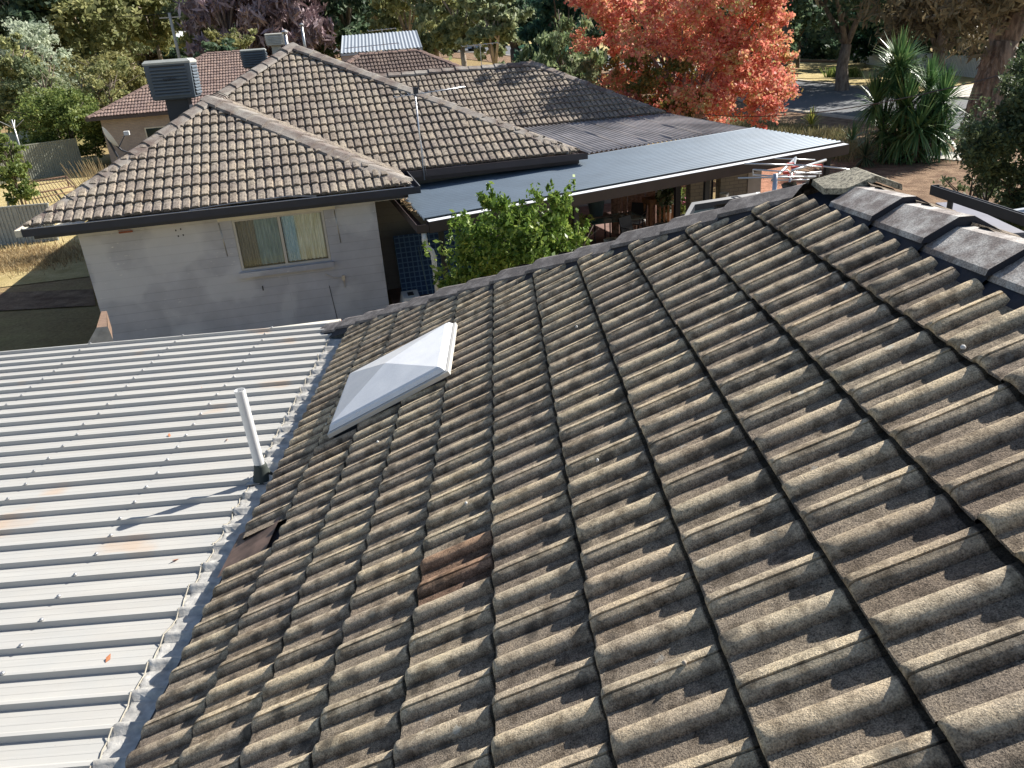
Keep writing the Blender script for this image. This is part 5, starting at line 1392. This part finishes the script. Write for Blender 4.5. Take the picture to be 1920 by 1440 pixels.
# ================================================================= FENCES
def cb_fence(name, label, A, B, h, mat, post=2.4, pitch=.12, rail=True):
    A = np.array([A[0], A[1], gz(A[0], A[1])]); B = np.array([B[0], B[1], gz(B[0], B[1])]); t = thing(name, label, 'fence', (A + B) / 2)
    corrugated('panel', A, A + E3 * h, B + E3 * h, B, pitch, .03, M[mat], t, 'trap')
    d = unit(B - A); n_ = np.array([d[1], -d[0], 0]); L_ = np.linalg.norm(B - A)
    if rail: mb = MB(); mb.obox(A + E3 * (h - .04) - n_ * .02, B - A, n_ * .06, E3 * .05); mb.build('top_rail', M[mat], t)
    for k in range(int(L_ / post) + 1):
        q = A + d * min(L_ - .05, k * post); m1 = MB(); m1.obox(q - n_ * .03, d * .05, n_ * .07, E3 * (h + .0)); m1.build('post', M[mat], t)
    return t
p1, p2 = ground(-80, 360), ground(160, 322)
cb_fence('steel_fence', 'long olive grey corrugated steel fence across the back yards', p1[:2], p2[:2], 1.8, 'cb_olive')
a_, b_ = bearing(-30, 62, 240), bearing(95, 60, 225)
cb_fence('steel_fence', 'shaded teal grey steel fence behind the small green lawn', a_, b_, 1.9, 'cb_teal', 3.0)
p3, p4 = ground(-90, 470), ground(112, 452)
cb_fence('steel_fence', 'pale sunlit steel fence in front of the rusty trailer frame', p3[:2], p4[:2], 1.25, 'cb_cream')
def picket():
    A = ground(1600, 116); B = ground(1925, 160); A = np.array(A); B = np.array(B)
    L_ = np.linalg.norm(B - A); d = unit(B - A); n = int(L_ / .30); t = thing('picket_fence', 'white picket fence in the shade across the street', 'fence', (A + B) / 2)
    mb = MB(); h = 1.45
    for i in range(n):
        q = A + d * i * .30; q[2] = gz(q[0], q[1]); w_ = .19
        nn = np.array([d[1], -d[0], 0]); P = [q, q + d * w_, q + d * w_ + E3 * h, q + d * w_ / 2 + E3 * (h + .12), q + E3 * h]; mb.add(P + [p + nn * .03 for p in P], [(0, 1, 2, 3, 4), (5, 6, 7, 8, 9), (2, 3, 8, 7), (3, 4, 9, 8), (1, 2, 7, 6), (0, 4, 9, 5)])
    tag(mb.build('picket', M['picket'], t), kind='stuff')
    mb = MB(); 
    for z_h in (.35, 1.15): mb.obox(A + E3 * z_h, B - A, np.array([d[1], -d[0], 0]) * -.04, E3 * .08)
    mb.build('rail', M['picket'], t)
picket()
# garden bed edging across the street
A, B = ground(1491, 118), ground(1585, 120); mb = MB(); mb.obox(A - E3 * .1, B - A, (0, 3.0, 0), E3 * .45); tag(mb.build('garden_bed', M['old_wood'], None, origin=A), 'raised timber edged garden bed on the sunlit lawn', 'garden bed')

# ================================================================= FOLIAGE THINGS
def T(px, D, top_py, wpx, label, lf='gum', H_=None, cy=None, **k):
    x, y = bearing(px, D, cy if cy is not None else max(top_py, 0) + wpx * .4); zb = gz(x, y); zt_ = zat(px, top_py, x, y); R_ = wpx / 2 * D / FPX / 1.0 * 1.02
    nm = k.pop('name', 'tree'); cat = k.pop('cat', 'tree')
    return tree(nm, label, cat, (x, y, zb), max(zt_ - zb, .6), R_, lf, **k)
bgk = dict(group='tall trees beyond the street and park')
T(-10, 118, -130, 190, 'dark dense gum tree at the top left corner', 'gum_dark', leaves=9000, size=.42, r0=.45, bk='bark_gum', cb=.15, **bgk)
T(45, 112, -90, 150, 'dark gum with a pale slanting trunk left of the park lawn', 'gum_dark', leaves=9000, size=.40, r0=.4, bk='bark_gum', cb=.28, **bgk)
T(105, 122, -110, 150, 'olive gum standing over the green park lawn', 'gum', leaves=10000, size=.40, r0=.45, bk='bark_gum', cb=.28, **bgk)
T(165, 112, -80, 160, 'reddish trunked gum behind the rounded mustard bush', 'gum_olive', leaves=10000, size=.38, r0=.5, bk='bark_gum', cb=.22, **bgk)
T(232, 130, -110, 150, 'grey green gum right of the mustard bush', 'gum', leaves=9000, size=.42, r0=.4, bk='bark_gum', cb=.2, **bgk)
T(285, 118, -60, 110, 'pale gum left of the slanting power pole', 'gum_olive', leaves=8000, size=.38, r0=.3, bk='bark_gum', cb=.28, **bgk)
T(345, 175, -60, 130, 'dim gum above the white roofed house', 'gum_dark', leaves=8000, size=.6, r0=.4, cb=.35, **bgk)
T(375, 112, -50, 90, 'slim gum with dark forked stems right of the white roof', 'gum', leaves=4500, size=.36, r0=.3, bk='bark_dark', cb=.3, **bgk)
T(300, 140, 82, 70, 'rusty low hedge bush in front of the white roof', 'bronze', leaves=3500, size=.4, cb=.0, name='bush', cat='bush', **bgk)
T(350, 136, 80, 80, 'dark low bush right of the slanting power pole', 'gum_dark', leaves=3500, size=.4, cb=.0, name='bush', cat='bush', **bgk)
for i, (px, D, wp, lb_) in enumerate(((425, 100, 120, 'bare purple twigged tree left of the beige cooler'), (480, 108, 130, 'bare purple twigged tree straight above the beige cooler'), (540, 100, 120, 'bare purple twigged tree above the grey house peak'), (595, 112, 120, 'bare purple twigged tree above the left end of the pale grey roof'))):
    T(px, D, -120, wp, lb_, 'purple', leaves=7000, size=.30, aspect=4.5, r0=.35, bk='bark_pale', cb=.05, up=1.5, group='bare twiggy trees', clumps=34, nl=8)
T(412, 88, 50, 60, 'yellow green shrub under the bare purple trees', 'yellowgreen', leaves=3000, size=.25, cb=.02, name='bush', cat='bush', group='shrubs')
T(452, 90, 42, 50, 'pointed olive shrub left of the beige cooler', 'gum_olive', leaves=3000, size=.25, cb=.02, name='bush', cat='bush', group='shrubs')
T(400, 80, 72, 70, 'dark green shrub left of the dark rooftop cooler', 'gum_dark', leaves=3000, size=.25, cb=.0, name='bush', cat='bush', group='shrubs')
T(650, 105, -100, 130, 'very dark tree behind the pale grey roof', 'gum_dark', leaves=9000, size=.40, r0=.4, cb=.05, **bgk)
T(705, 118, -100, 120, 'dark gum with pale branches over the grey roof', 'gum', leaves=8000, size=.4, r0=.4, bk='bark_gum', cb=.1, **bgk)
T(762, 98, -60, 110, 'weeping willow like gum right of the grey roof', 'gum_olive', leaves=8000, size=.34, droop=1.2, r0=.35, bk='bark_gum', cb=.12, **bgk)
T(815, 92, -70, 110, 'drooping gum above the brown roof', 'gum', leaves=9000, size=.34, droop=1.5, r0=.35, bk='bark_gum', cb=.16, **bgk)
T(862, 84, -60, 90, 'tall drooping gum left of the street bend', 'gum_olive', leaves=8000, size=.32, droop=1.2, r0=.3, bk='bark_gum', cb=.25, **bgk)
T(922, 66, -25, 92, 'layered gum with a pale trunk beside the street antenna', 'gum', leaves=8000, size=.26, r0=.26, bk='bark_gum', cb=.42, shape='round', flat=.3, **bgk)
T(962, 82, -30, 90, 'dark layered tree with a thick trunk left of the bright conifer', 'gum_dark', leaves=8000, size=.3, r0=.6, bk='bark_dark', cb=.36, flat=.3, **bgk)
T(990, 150, -60, 160, 'light green distant tree above the layered trees', 'yellowgreen', leaves=7000, size=.5, cb=.1, **bgk)
T(900, 150, -70, 160, 'hazy olive tree far up the street', 'gum_olive', leaves=7000, size=.5, cb=.1, **bgk)
T(1052, 58, -60, 110, 'dense blue green conifer left of the red tree', 'conifer_dark', leaves=10000, size=.22, cb=.02, r0=.3, bk='bark_dark', **bgk)
T(1120, 80, -80, 150, 'dim olive tree behind the left side of the red tree', 'gum_dark', leaves=6000, size=.34, cb=.1, **bgk)
T(1300, 86, -90, 200, 'dark tree mass behind the middle of the red tree', 'gum_dark', leaves=8000, size=.36, cb=.1, **bgk)
T(1430, 74, -60, 120, 'dark green tree behind the right side of the red tree', 'gum_dark', leaves=8000, size=.32, cb=.15, **bgk)
# bright green conifer bush
T(1036, 34, 30, 138, 'bright green feathery conifer between the roof and the red tree', 'conifer', leaves=12000, size=.10, aspect=3.2, up=2.0, cb=.05, r0=.12, clumps=46, name='conifer', group=None, csize=.30, hollow=.45)
T(1085, 33, 92, 80, 'soft grey green shrub at the foot of the red tree', 'gum', leaves=4500, size=.10, aspect=2.5, up=1.0, cb=.0, r0=.08, name='bush', cat='bush', group='shrubs')
# the red tree
def red_tree():
    px, D = 1288, 31.0; x, y = bearing(px, D); zb = gz(x, y); t = thing('autumn_tree', 'big tree in red and orange autumn leaf behind the patio roof', 'tree', (x, y, zb))
    mb = MB(); zt_ = zat(px, -60, x, y); Hh = zt_ - zb
    tips = limbs(mb, (x, y, zb), zt_ - .6, 2.9, .17, 10, (0, 0), .22); limbs(mb, (x + .25, y + .2, zb), zt_ - 1.5, 3.0, .12, 9, (0, 0), .25); mb.build('trunk', M['bark_pale'], t, True)
    C_, Rr, cn = [], [], []; C2_, R2, n2 = [], [], []
    k = 0
    while k < 170:
        ppx = rng.uniform(1088, 1472); ppy = rng.uniform(-60, 215)
        # outline of the crown in the photo turned into a width at each height
        lo = 1088 if ppy < 60 else (1100 + (ppy - 60) * .35); hi_ = 1470 if ppy < 110 else 1475 - max(0, ppy - 170) * 1.1
        if ppy > 60 and ppy < 100: hi_ = 1455
        if not lo < ppx < hi_: continue
        d_ = (ppx - 1280) / 190; dep = math.sqrt(max(.05, 1 - d_ * d_)) * 3.6 * rng.uniform(-1, 1)
        xx, yy = bearing(ppx, D + dep, ppy); p = np.array([xx, yy, zat(ppx, ppy, xx, yy)]); r = rng.uniform(.32, .62)
        k += 1
        low = ppy > 110 and ppx < 1330 and rng.random() < .6
        (C2_ if low else C_).append(p); (R2 if low else Rr).append((r, r, r * .75)); (n2 if low else cn).append(int(430 * r / .45))
    V, n, R = leaf_cloud(C_, Rr, cn, .085, 1.5, 0, 0, .6); o = npmesh('crown', V, n, LF['red'], t, R)
    V, n, R = leaf_cloud(C2_, R2, n2, .085, 1.5, 0, 0, .6); o = npmesh('crown', V, n, LF['greenlow'], t, R); tag(o, 'lower leaves still turning from green to brown')
red_tree()
# right hand street trees
T(1585, 66, -150, 260, 'forked dark gum standing on the far lawn by the garden bed', 'gum_dark', leaves=12000, size=.24, r0=.45, bk='bark_grey', cb=.52, fork=.30, group='street gums', clumps=30)
T(1690, 72, -160, 240, 'dim gum behind the white picket fence', 'gum_dark', leaves=12000, size=.26, r0=.5, bk='bark_grey', cb=.35, group='street gums', clumps=30)
T(1760, 52, -150, 230, 'feathery bronze tree drooping over the picket fence', 'bronze', leaves=15000, size=.16, aspect=3.5, droop=1.3, r0=.4, bk='bark_grey', cb=.42, group='street gums', clumps=40)
T(1700, 95, -60, 160, 'deep green tree far behind the picket fence', 'conifer_dark', leaves=8000, size=.4, cb=.0, group='street gums')
T(1500, 92, -60, 160, 'dark tree screening the low cream building', 'gum_dark', leaves=8000, size=.4, cb=.2, group='street gums')
T(1830, 88, -90, 200, 'dark tree behind the right end of the picket fence', 'gum_dark', leaves=8000, size=.4, cb=.1, group='street gums')
T(1940, 80, -90, 200, 'dark tree at the top right corner', 'gum_dark', leaves=8000, size=.4, cb=.0, group='street gums')
T(1610, 110, -60, 200, 'dark tree between the two street gums', 'gum_dark', leaves=7000, size=.45, cb=.0, group='street gums')
for px, py, wp, lb_ in ((1640, 118, 70, 'low dark hedge plant left of the yucca crown'), (1750, 132, 90, 'low dark hedge plant at the foot of the picket fence'), (1800, 138, 80, 'low dark hedge plant left of the leaning paperbark')):
    g_ = ground(px, py); D_ = math.hypot(g_[0] - CAM[0], g_[1] - CAM[1]); T(px, D_, py - 19, wp, lb_, 'hedge', leaves=1500, size=.16, cb=0, clumps=14, name='bush', cat='bush', group='hedge plants along the picket fence')
# leaning paperbark
def paperbark():
    g_ = ground(1838, 243); g_ = np.array(g_); D_ = np.linalg.norm(g_[:2] - CAM[:2])
    t = thing('paperbark_tree', 'thick leaning paperbark with shaggy bark at the street edge', 'tree', g_)
    def P(px, py, dd=0): xx, yy = bearing(px, D_ + dd, py); return np.array([xx, yy, zat(px, py, xx, yy)])
    k = D_ / FPX
    def wob(pts_, r_): 
        return pts_, r_
    mb = MB()
    mb.tube([P(1836, 252), P(1840, 238), P(1850, 200), P(1862, 150), P(1872, 110), P(1882, 75)], [30 * k, 26 * k, 24 * k, 22 * k, 21 * k, 19 * k], 14)
    mb.tube([P(1876, 100), P(1874, 60), P(1866, 20), P(1868, -60)], [17 * k, 14 * k, 12 * k, 8 * k], 12); mb.tube([P(1880, 90), P(1897, 60), P(1912, 20), P(1950, -60)], [15 * k, 13 * k, 12 * k, 8 * k], 12)
    o = mb.build('trunk', M['bark_paper'], t, True)
    for v in o.data.vertices: v.co += Vector(rng.normal(0, .05, 3))
    mb = MB()
    for i in range(260):
        f = rng.random(); p = P(1838, 245) * (1 - f) + P(1880, 80) * f; an = rng.random() * 6.283; r = (25 - 6 * f) * k; q = p + np.array([math.cos(an) * r, math.sin(an) * r, 0]); d_ = np.array([rng.normal(0, .08), rng.normal(0, .08), -.3 - .3 * rng.random()])
        s_ = np.array([-math.sin(an), math.cos(an), 0]) * .10; mb.add([q, q + s_, q + s_ * .6 + d_ + (q - p) * .25, q + d_ * .9 + (q - p) * .3], [(0, 1, 2, 3)])
    tag(mb.build('peeling_bark', M['bark_paper'], t), kind='stuff')
    C_ = [P(rng.uniform(1800, 2000), rng.uniform(-120, 20), rng.uniform(-3, 3)) for _ in range(22)]
    V, n, R = leaf_cloud(C_, [(1.1, 1.1, .8)] * 22, [320] * 22, .13, 3.2, 0, 1.2); npmesh('crown', V, n, LF['bronze'], t, R)
paperbark()
# yuccas
def yucca(base, heads, label, L_=.8, n=90, lf='yucca', stem=.09, wid=.05):
    t = thing('yucca', label, 'yucca', base, 'yuccas'); base = np.array(base, float)
    for c in heads:
        c = np.array(c, float); mb = MB(); mid = (base + c) / 2 + np.array([rng.normal(0, .1), rng.normal(0, .1), 0]); mid[:2] = base[:2] * .4 + c[:2] * .6
        if np.linalg.norm(c - base) > .25: mb.tube([base, mid, c - E3 * .05], [stem * 1.4, stem, stem * .8], 8); mb.build('stem', M['bark_grey'], t, True)
        V = []; R = []
        for i in range(n):
            th_ = rng.random() * 6.283; el = math.radians(rng.uniform(-62, 88)); d = np.array([math.cos(el) * math.cos(th_), math.cos(el) * math.sin(th_), math.sin(el)])
            l = L_ * rng.uniform(.75, 1.1) * (1 if el > 0 else .9); s_ = unit(np.cross(d, E3)) * wid * .5; r0_ = c + d * .04
            m_ = r0_ + d * l * .5 + E3 * .02 * l; e_ = r0_ + d * l - E3 * (.10 * l if el < .9 else 0)
            V += [r0_ - s_ * .7, r0_ + s_ * .7, m_ + s_, m_ - s_, m_ - s_, m_ + s_, e_ + s_ * .08, e_ - s_ * .08]; q = rng.random(); R += [q, q]
        npmesh('blades', np.array(V), len(V) // 4, LF[lf], t, R)
yb = np.array(ground(1712, 306)); yb[2] = gz(yb[0], yb[1]); Dy = np.linalg.norm(yb[:2] - CAM[:2])
def YP(px, py, dd=0): xx, yy = bearing(px, Dy + dd, py); return np.array([xx, yy, zat(px, py, xx, yy)])
ky = Dy / FPX
yucca(yb, [YP(1685, 122), YP(1690, 136, .3), YP(1684, 148), YP(1642, 195), YP(1700, 200, -.6), YP(1740, 170, .4), YP(1768, 192), YP(1655, 245), YP(1722, 240, -.8), YP(1750, 235), YP(1690, 255, -.4), YP(1762, 255, .3), YP(1668, 275, .2), YP(1715, 280)], 'big many headed yucca beside the white path slabs', 54 * ky, 200, stem=.10, wid=.07)
for px, py, r_, lf_, lb_ in ((1520, 238, 30, 'yucca_pale', 'small bright yellow green yucca near the patio corner'), (1596, 268, 32, 'yucca', 'small grey green yucca left of the big yucca'), (1620, 300, 34, 'hedge', 'dark spiky clump in front of the big yucca')):
    g_ = ground(px, py + 14); Dg = np.linalg.norm(g_[:2] - CAM[:2]); yucca((g_[0], g_[1], gz(g_[0], g_[1])), [(g_[0], g_[1], gz(g_[0], g_[1]) + r_ * Dg / FPX * .5)], lb_, r_ * Dg / FPX, 110, lf_, .05, .05)
# dark big shrub at the right edge
def big_shrub():
    D_ = 17.0; x, y = bearing(1880, D_, 300); b = np.array([x, y, gz(x, y)]); t = thing('shrub', 'big dark shrub at the right edge with dusty grey tips', 'shrub', b)
    C_, Rr, cn = [], [], []
    for _ in range(75):
        py = rng.uniform(120, 430); lo = 1920 if py < 170 else (1900 if py < 215 else (1870 if py < 250 else 1848)); px = rng.uniform(lo, 2020)
        if 255 < py < 300 and rng.random() < .35: px = rng.uniform(1835, 1860)
        xx, yy = bearing(px, D_ + rng.uniform(-1.3, 1.3), py); C_.append((xx, yy, zat(px, py, xx, yy))); r = rng.uniform(.22, .38); Rr.append((r, r, r * .8)); cn.append(800)
    V, n, R = leaf_cloud(C_, Rr, cn, .042, 2.0, 0, .4, .55); npmesh('foliage', V, n, LF['hedge'], t, R)
    mb = MB(); limbs(mb, b, b[2] + 2.6, 1.3, .07, 7); mb.build('stems', M['bark_dark'], t, True)
    C_ = [];
    for _ in range(16): px = rng.uniform(1900, 1990); py = rng.uniform(140, 220); xx, yy = bearing(px, D_ + .5, py); C_.append((xx, yy, zat(px, py, xx, yy)))
    V, n, R = leaf_cloud(C_, [(.3, .3, .22)] * 16, [220] * 16, .06, 2.0); npmesh('dusty_tips', V, n, LF['bronze'], t, R)
big_shrub()
# straggly weeds by the patio corner
def weeds(name, label, spots_, lf, h=.6, n=250, group=None, w_=.03, cat='weeds', spread=.35):
    for i, (px, py) in enumerate(spots_):
        g_ = np.array(ground(px, py)); t = thing(name, label[i] if isinstance(label, list) else label, cat, g_, group); V = []; R = []
        for _ in range(n):
            q = g_ + np.array([rng.normal(0, spread), rng.normal(0, spread), 0]); q[2] = gz(q[0], q[1]); d = np.array([rng.normal(0, .35), rng.normal(0, .35), 1]) * h * rng.uniform(.5, 1.1); s_ = np.array([rng.normal(), rng.normal(), 0]); s_ = unit(s_) * w_ / 2
            V += [q - s_, q + s_, q + d + s_ * .3, q + d - s_ * .3]; R.append(rng.random())
        npmesh('blades', np.array(V), len(V) // 4, LF[lf], t, R)
weeds('weed_clump', ['straggly weeds at the far corner of the patio roof', 'straggly weeds left of the bright small yucca', 'straggly weeds right of the bright small yucca', 'pale weeds under the small grey green yucca', 'weeds between the small yuccas and the patio corner', 'weedy tuft against the foot of the red tree'], [(1440, 248), (1475, 255), (1545, 262), (1585, 295), (1560, 290), (1395, 235)], 'drygreen', .5, 900, 'weeds by the patio corner', .035, spread=.7)
weeds('grass_heap', ['heap of dry cut grass below the pale steel fence', 'dry straw heap at the left edge of the yard'], [(75, 490), (5, 488)], 'dry', .20, 2600, 'heaps of dry grass', .03, 'grass heap', spread=.75)
weeds('iris_clump', ['green strappy clump at the left foot of the forked gum', 'green strappy clump at the right foot of the forked gum'], [(1567, 146), (1596, 146)], 'lime', .9, 260, 'strappy clumps', .09, 'plant', .35)
g_ = np.array(ground(190, 300)); xx, yy = bearing(193, 27, 300)
t = thing('reed_clump', 'tall golden dry reeds beside the satellite dish', 'plant', (xx, yy, gz(xx, yy))); V = []; R = []
for _ in range(240):
    q = np.array([xx + rng.normal(0, .12), yy + rng.normal(0, .3), GZ]); d = np.array([rng.normal(-.16, .14), rng.normal(0, .15), 1]) * rng.uniform(1.6, 2.75); s_ = np.array([.014, 0, 0]); V += [q - s_, q + s_, q + d + s_ * .4, q + d - s_ * .4]; R.append(rng.random())
npmesh('blades', np.array(V), len(V) // 4, LF['dry'], t, R)
# left side trees and bushes
T(60, 92, 45, 105, 'silvery leaved tree left of the white cars', 'silver', leaves=11000, size=.20, cb=.05, r0=.3, group='trees left of the plum roof', bk='bark_grey', clumps=40)
T(5, 76, 70, 90, 'brownish tree at the left edge above the brown yard', 'gum_olive', leaves=7000, size=.22, cb=.05, r0=.25, group='trees left of the plum roof')
T(75, 74, 110, 90, 'straggly olive tree left of the lime green bush', 'gum', leaves=6000, size=.16, cb=.12, r0=.2, group='trees left of the plum roof')
T(203, 80, 94, 120, 'domed mustard green bush behind the plum roof', 'yellowgreen', leaves=11000, size=.16, cb=.05, r0=.2, name='bush', cat='bush', group='trees left of the plum roof', clumps=34, csize=.3)
T(190, 66, 122, 84, 'lower soft green bush in front of the mustard dome', 'gum_olive', leaves=7000, size=.14, cb=.0, r0=.15, name='bush', cat='bush', group='trees left of the plum roof')
T(120, 53, 166, 124, 'bright lime green citrus bush behind the long steel fence', 'lime', leaves=22000, size=.10, cb=.08, r0=.1, name='citrus_bush', cat='bush', group='trees left of the plum roof', clumps=50, csize=.3)
T(0, 36, 236, 44, 'small green bush at the left edge in front of the steel fence', 'lime', leaves=6000, size=.08, cb=.02, r0=.05, clumps=22, csize=.5, name='bush', cat='bush', group='trees left of the plum roof')
# deep backdrop of woodland up the hill
def woodland():
    V = []; C_, Rr = [], []
    for i in range(150):
        px = -300 + i * 17 + rng.normal(0, 6); D_ = rng.uniform(165, 215); x, y = bearing(px, D_); z0 = gz(x, y); hgt = rng.uniform(12, 20)
        for k in range(5): C_.append((x + rng.normal(0, 2), y + rng.normal(0, 3), z0 + hgt * (k + .4) / 5)); Rr.append((4.2, 4.2, 2.6))
    V, n, R = leaf_cloud(C_, Rr, [85] * len(C_), 1.35, 1.4); o = npmesh('woodland', V, n, LF['gum_dark'], None, R); tag(o, 'dark distant woodland closing the view up the hill', 'woodland', kind='stuff')
woodland()

# ================================================================= STREET THINGS
def pole(px, py0, D, top_py, label, r=.14, arms=True, lean=0, base_py=None, mat='pole_wood'):
    x, y = bearing(px, D, py0); z0 = gz(x, y); x2, y2 = bearing(px + lean, D, top_py); z1 = zat(px + lean, top_py, x2, y2)
    t = thing('power_pole', label, 'power pole', (x, y, z0), 'timber power poles'); mb = MB(); mb.tube([(x, y, z0 - .2), (x2, y2, z1)], [r * 1.15, r * .85], 12); mb.build('pole', M[mat], t, True)
    if arms: mb = MB(); mb.obox((x2 - 1.1, y2 - .1, z1 - .5), (2.2, .3, 0), (0, .1, 0), (0, 0, .12)); mb.build('crossarm', M[mat], t)
    return np.array([x2, y2, z1])
t1 = pole(1471, 142, 66, -50, 'stout timber power pole right of the red tree', .30, False, 10)
t2 = pole(337, 108, 98, 24, 'pale leaning power pole above the big dark cooler', .17, True, -20, mat='concrete')
def wire(a, b, sag, r=.02, label='power line'):
    P = [np.array(a) * (1 - f) + np.array(b) * f - E3 * sag * 4 * f * (1 - f) for f in np.linspace(0, 1, 14)]; mb = MB(); mb.tube(P, r, 4, False); o = mb.build('power_line', M['black'], None, origin=P[0]); tag(o, label, 'cable')
wire(t2, np.array([*bearing(-60, 120, 40), 12.]), 1.5, .03, 'power line running left from the leaning pale pole'); wire(t2, np.array([*bearing(640, 150, 20), 16.]), 1.5, .03, 'power line running right from the leaning pale pole')
wx, wy = bearing(1960, 19, 118); wa = np.array([wx, wy, zat(1960, 118, wx, wy)]); wx, wy = bearing(1180, 36, 180); wb_ = np.array([wx, wy, zat(1180, 181, wx, wy)])
wire(wa, wb_, .9, .012, 'thin service cable crossing in front of the yucca and red tree')
# cars in the park
def car(c, rz, label, body):
    t = thing('parked_car', label, 'car', c, 'cars parked beyond the trees'); ux = np.array([math.cos(rz), math.sin(rz), 0]); uy = np.array([-math.sin(rz), math.cos(rz), 0]); c = np.array(c, float)
    def sect(P, w_): 
        V = [c + ux * x + uy * s_ * w_(z) + E3 * z for s_ in (-1, 1) for x, z in P]; n = len(P)
        return V, [tuple(range(n)), tuple(range(n, 2 * n))[::-1]] + [(k, (k + 1) % n, n + (k + 1) % n, n + k) for k in range(n)]
    P = [(-2.15, .35), (2.15, .35), (2.2, .7), (1.9, .86), (1.0, .95), (-1.9, 1.0), (-2.2, .85)]; mb = MB(); mb.add(*sect(P, lambda z: .88 if z < .8 else .84)); mb.build('body', M[body], t)
    P = [(1.05, .95), (.4, 1.42), (-1.3, 1.45), (-1.95, 1.0)]; mb = MB(); mb.add(*sect(P, lambda z: .80 if z < 1.1 else .66)); mb.build('window', M['dark_glass'], t)
    P = [(.42, 1.42), (.3, 1.47), (-1.2, 1.50), (-1.32, 1.45)]; mb = MB(); mb.add(*sect(P, lambda z: .67)); mb.build('roof', M[body], t)
    for sx in (-1.35, 1.35):
        for sy in (-1, 1): m1 = MB(); q = c + ux * sx + uy * sy * .80 + E3 * .33; m1.tube([q - uy * .1, q + uy * .1], .33, 16); m1.build('wheel', M['tyre'], t, True)
x, y = ground(122, 174)[:2]; car((x, y, gz(x, y)), rad(160), 'pale blue grey car parked behind the lime green bush', 'car_blue')
x, y = ground(108, 182)[:2]; car((x, y, gz(x, y)), rad(120), 'white car nosing out behind the lime green bush', 'car_white')
x, y = ground(102, 124)[:2]; car((x, y, gz(x, y)), rad(170), 'distant white car above the park lawn', 'car_white')
x, y = ground(868, 97)[:2]; car((x, y, gz(x, y)), rad(20), 'distant grey car on the street verge among the gums', 'car_blue')
# rotary clothes line
x, y = bearing(36, 50, 270); z0 = gz(x, y); t = thing('clothes_line', 'folded rotary clothes line on the small green lawn', 'clothes line', (x, y, z0)); zt_ = zat(24, 224, x, y)
mb = MB(); mb.tube([(x, y, z0), (x, y, zt_)], .035, 8); mb.build('post', M['galv'], t, True)
for k in range(4): m1 = MB(); a = k * 1.57 + .3; m1.tube([(x, y, zt_ - .45), (x + math.cos(a) * .55, y + math.sin(a) * .55, zt_ - .05)], .018, 5); m1.build('arm', M['galv'], t)
# rusty trailer frame on the lawn
P = [np.array(ground(*p)) for p in ((52, 392), (148, 372), (130, 352), (44, 366))]; c = sum(P) / 4
t = thing('trailer_frame', 'rusty open steel frame standing on the dry lawn', 'frame', c); hz = .55; rust = simple('rusty_steel', (.16, .09, .06), .8, .2, .3)
mb = MB()
for i in range(4): mb.tube([P[i] + E3 * hz, P[(i + 1) % 4] + E3 * hz], .03, 6); mb.tube([P[i] + E3 * (hz - .2), P[(i + 1) % 4] + E3 * (hz - .2)], .022, 6)
mb.build('frame', rust, t, True)
for i in range(4): m1 = MB(); m1.tube([P[i], P[i] + E3 * hz], .03, 6); m1.build('leg', rust, t, True)
for i in range(14): f = (i + 1) / 15; m1 = MB(); m1.tube([P[0] * (1 - f) + P[1] * f + E3 * hz, P[3] * (1 - f) + P[2] * f + E3 * hz], .014, 5); m1.build('bar', rust, t, True)


leaf_m = simple('dry_orange_leaf', (.42, .16, .07), .8, var=.3)
for i, (px, py) in enumerate(((318, 818), (330, 1055), (345, 845), (88, 884), (426, 828), (328, 1155), (205, 1240), (380, 730))):
    q = atz(px, py, ZM - .05 + MR * .8 + .004); q[2] = ZM - .05 + MR * (q[0] - xm0) / (xm1 - xm0) + .006
    a = rng.random() * 6.28; u_ = np.array([math.cos(a), math.sin(a), .15]) * .024; v_ = np.array([-math.sin(a), math.cos(a), .1]) * .011
    mb = MB(); mb.add([q - u_, q + v_ + E3 * .005, q + u_ + E3 * .008, q - v_], [(0, 1, 2, 3)]); mb.add([q - u_ - E3 * .002, q + v_ + E3 * .003, q + u_ + E3 * .006, q - v_ - E3 * .002], [(3, 2, 1, 0)])
    tag(mb.build('fallen_leaf', leaf_m, None, origin=q), 'small dry orange leaf lying on the pale metal roof', 'leaf', 'dry leaves on the metal roof')
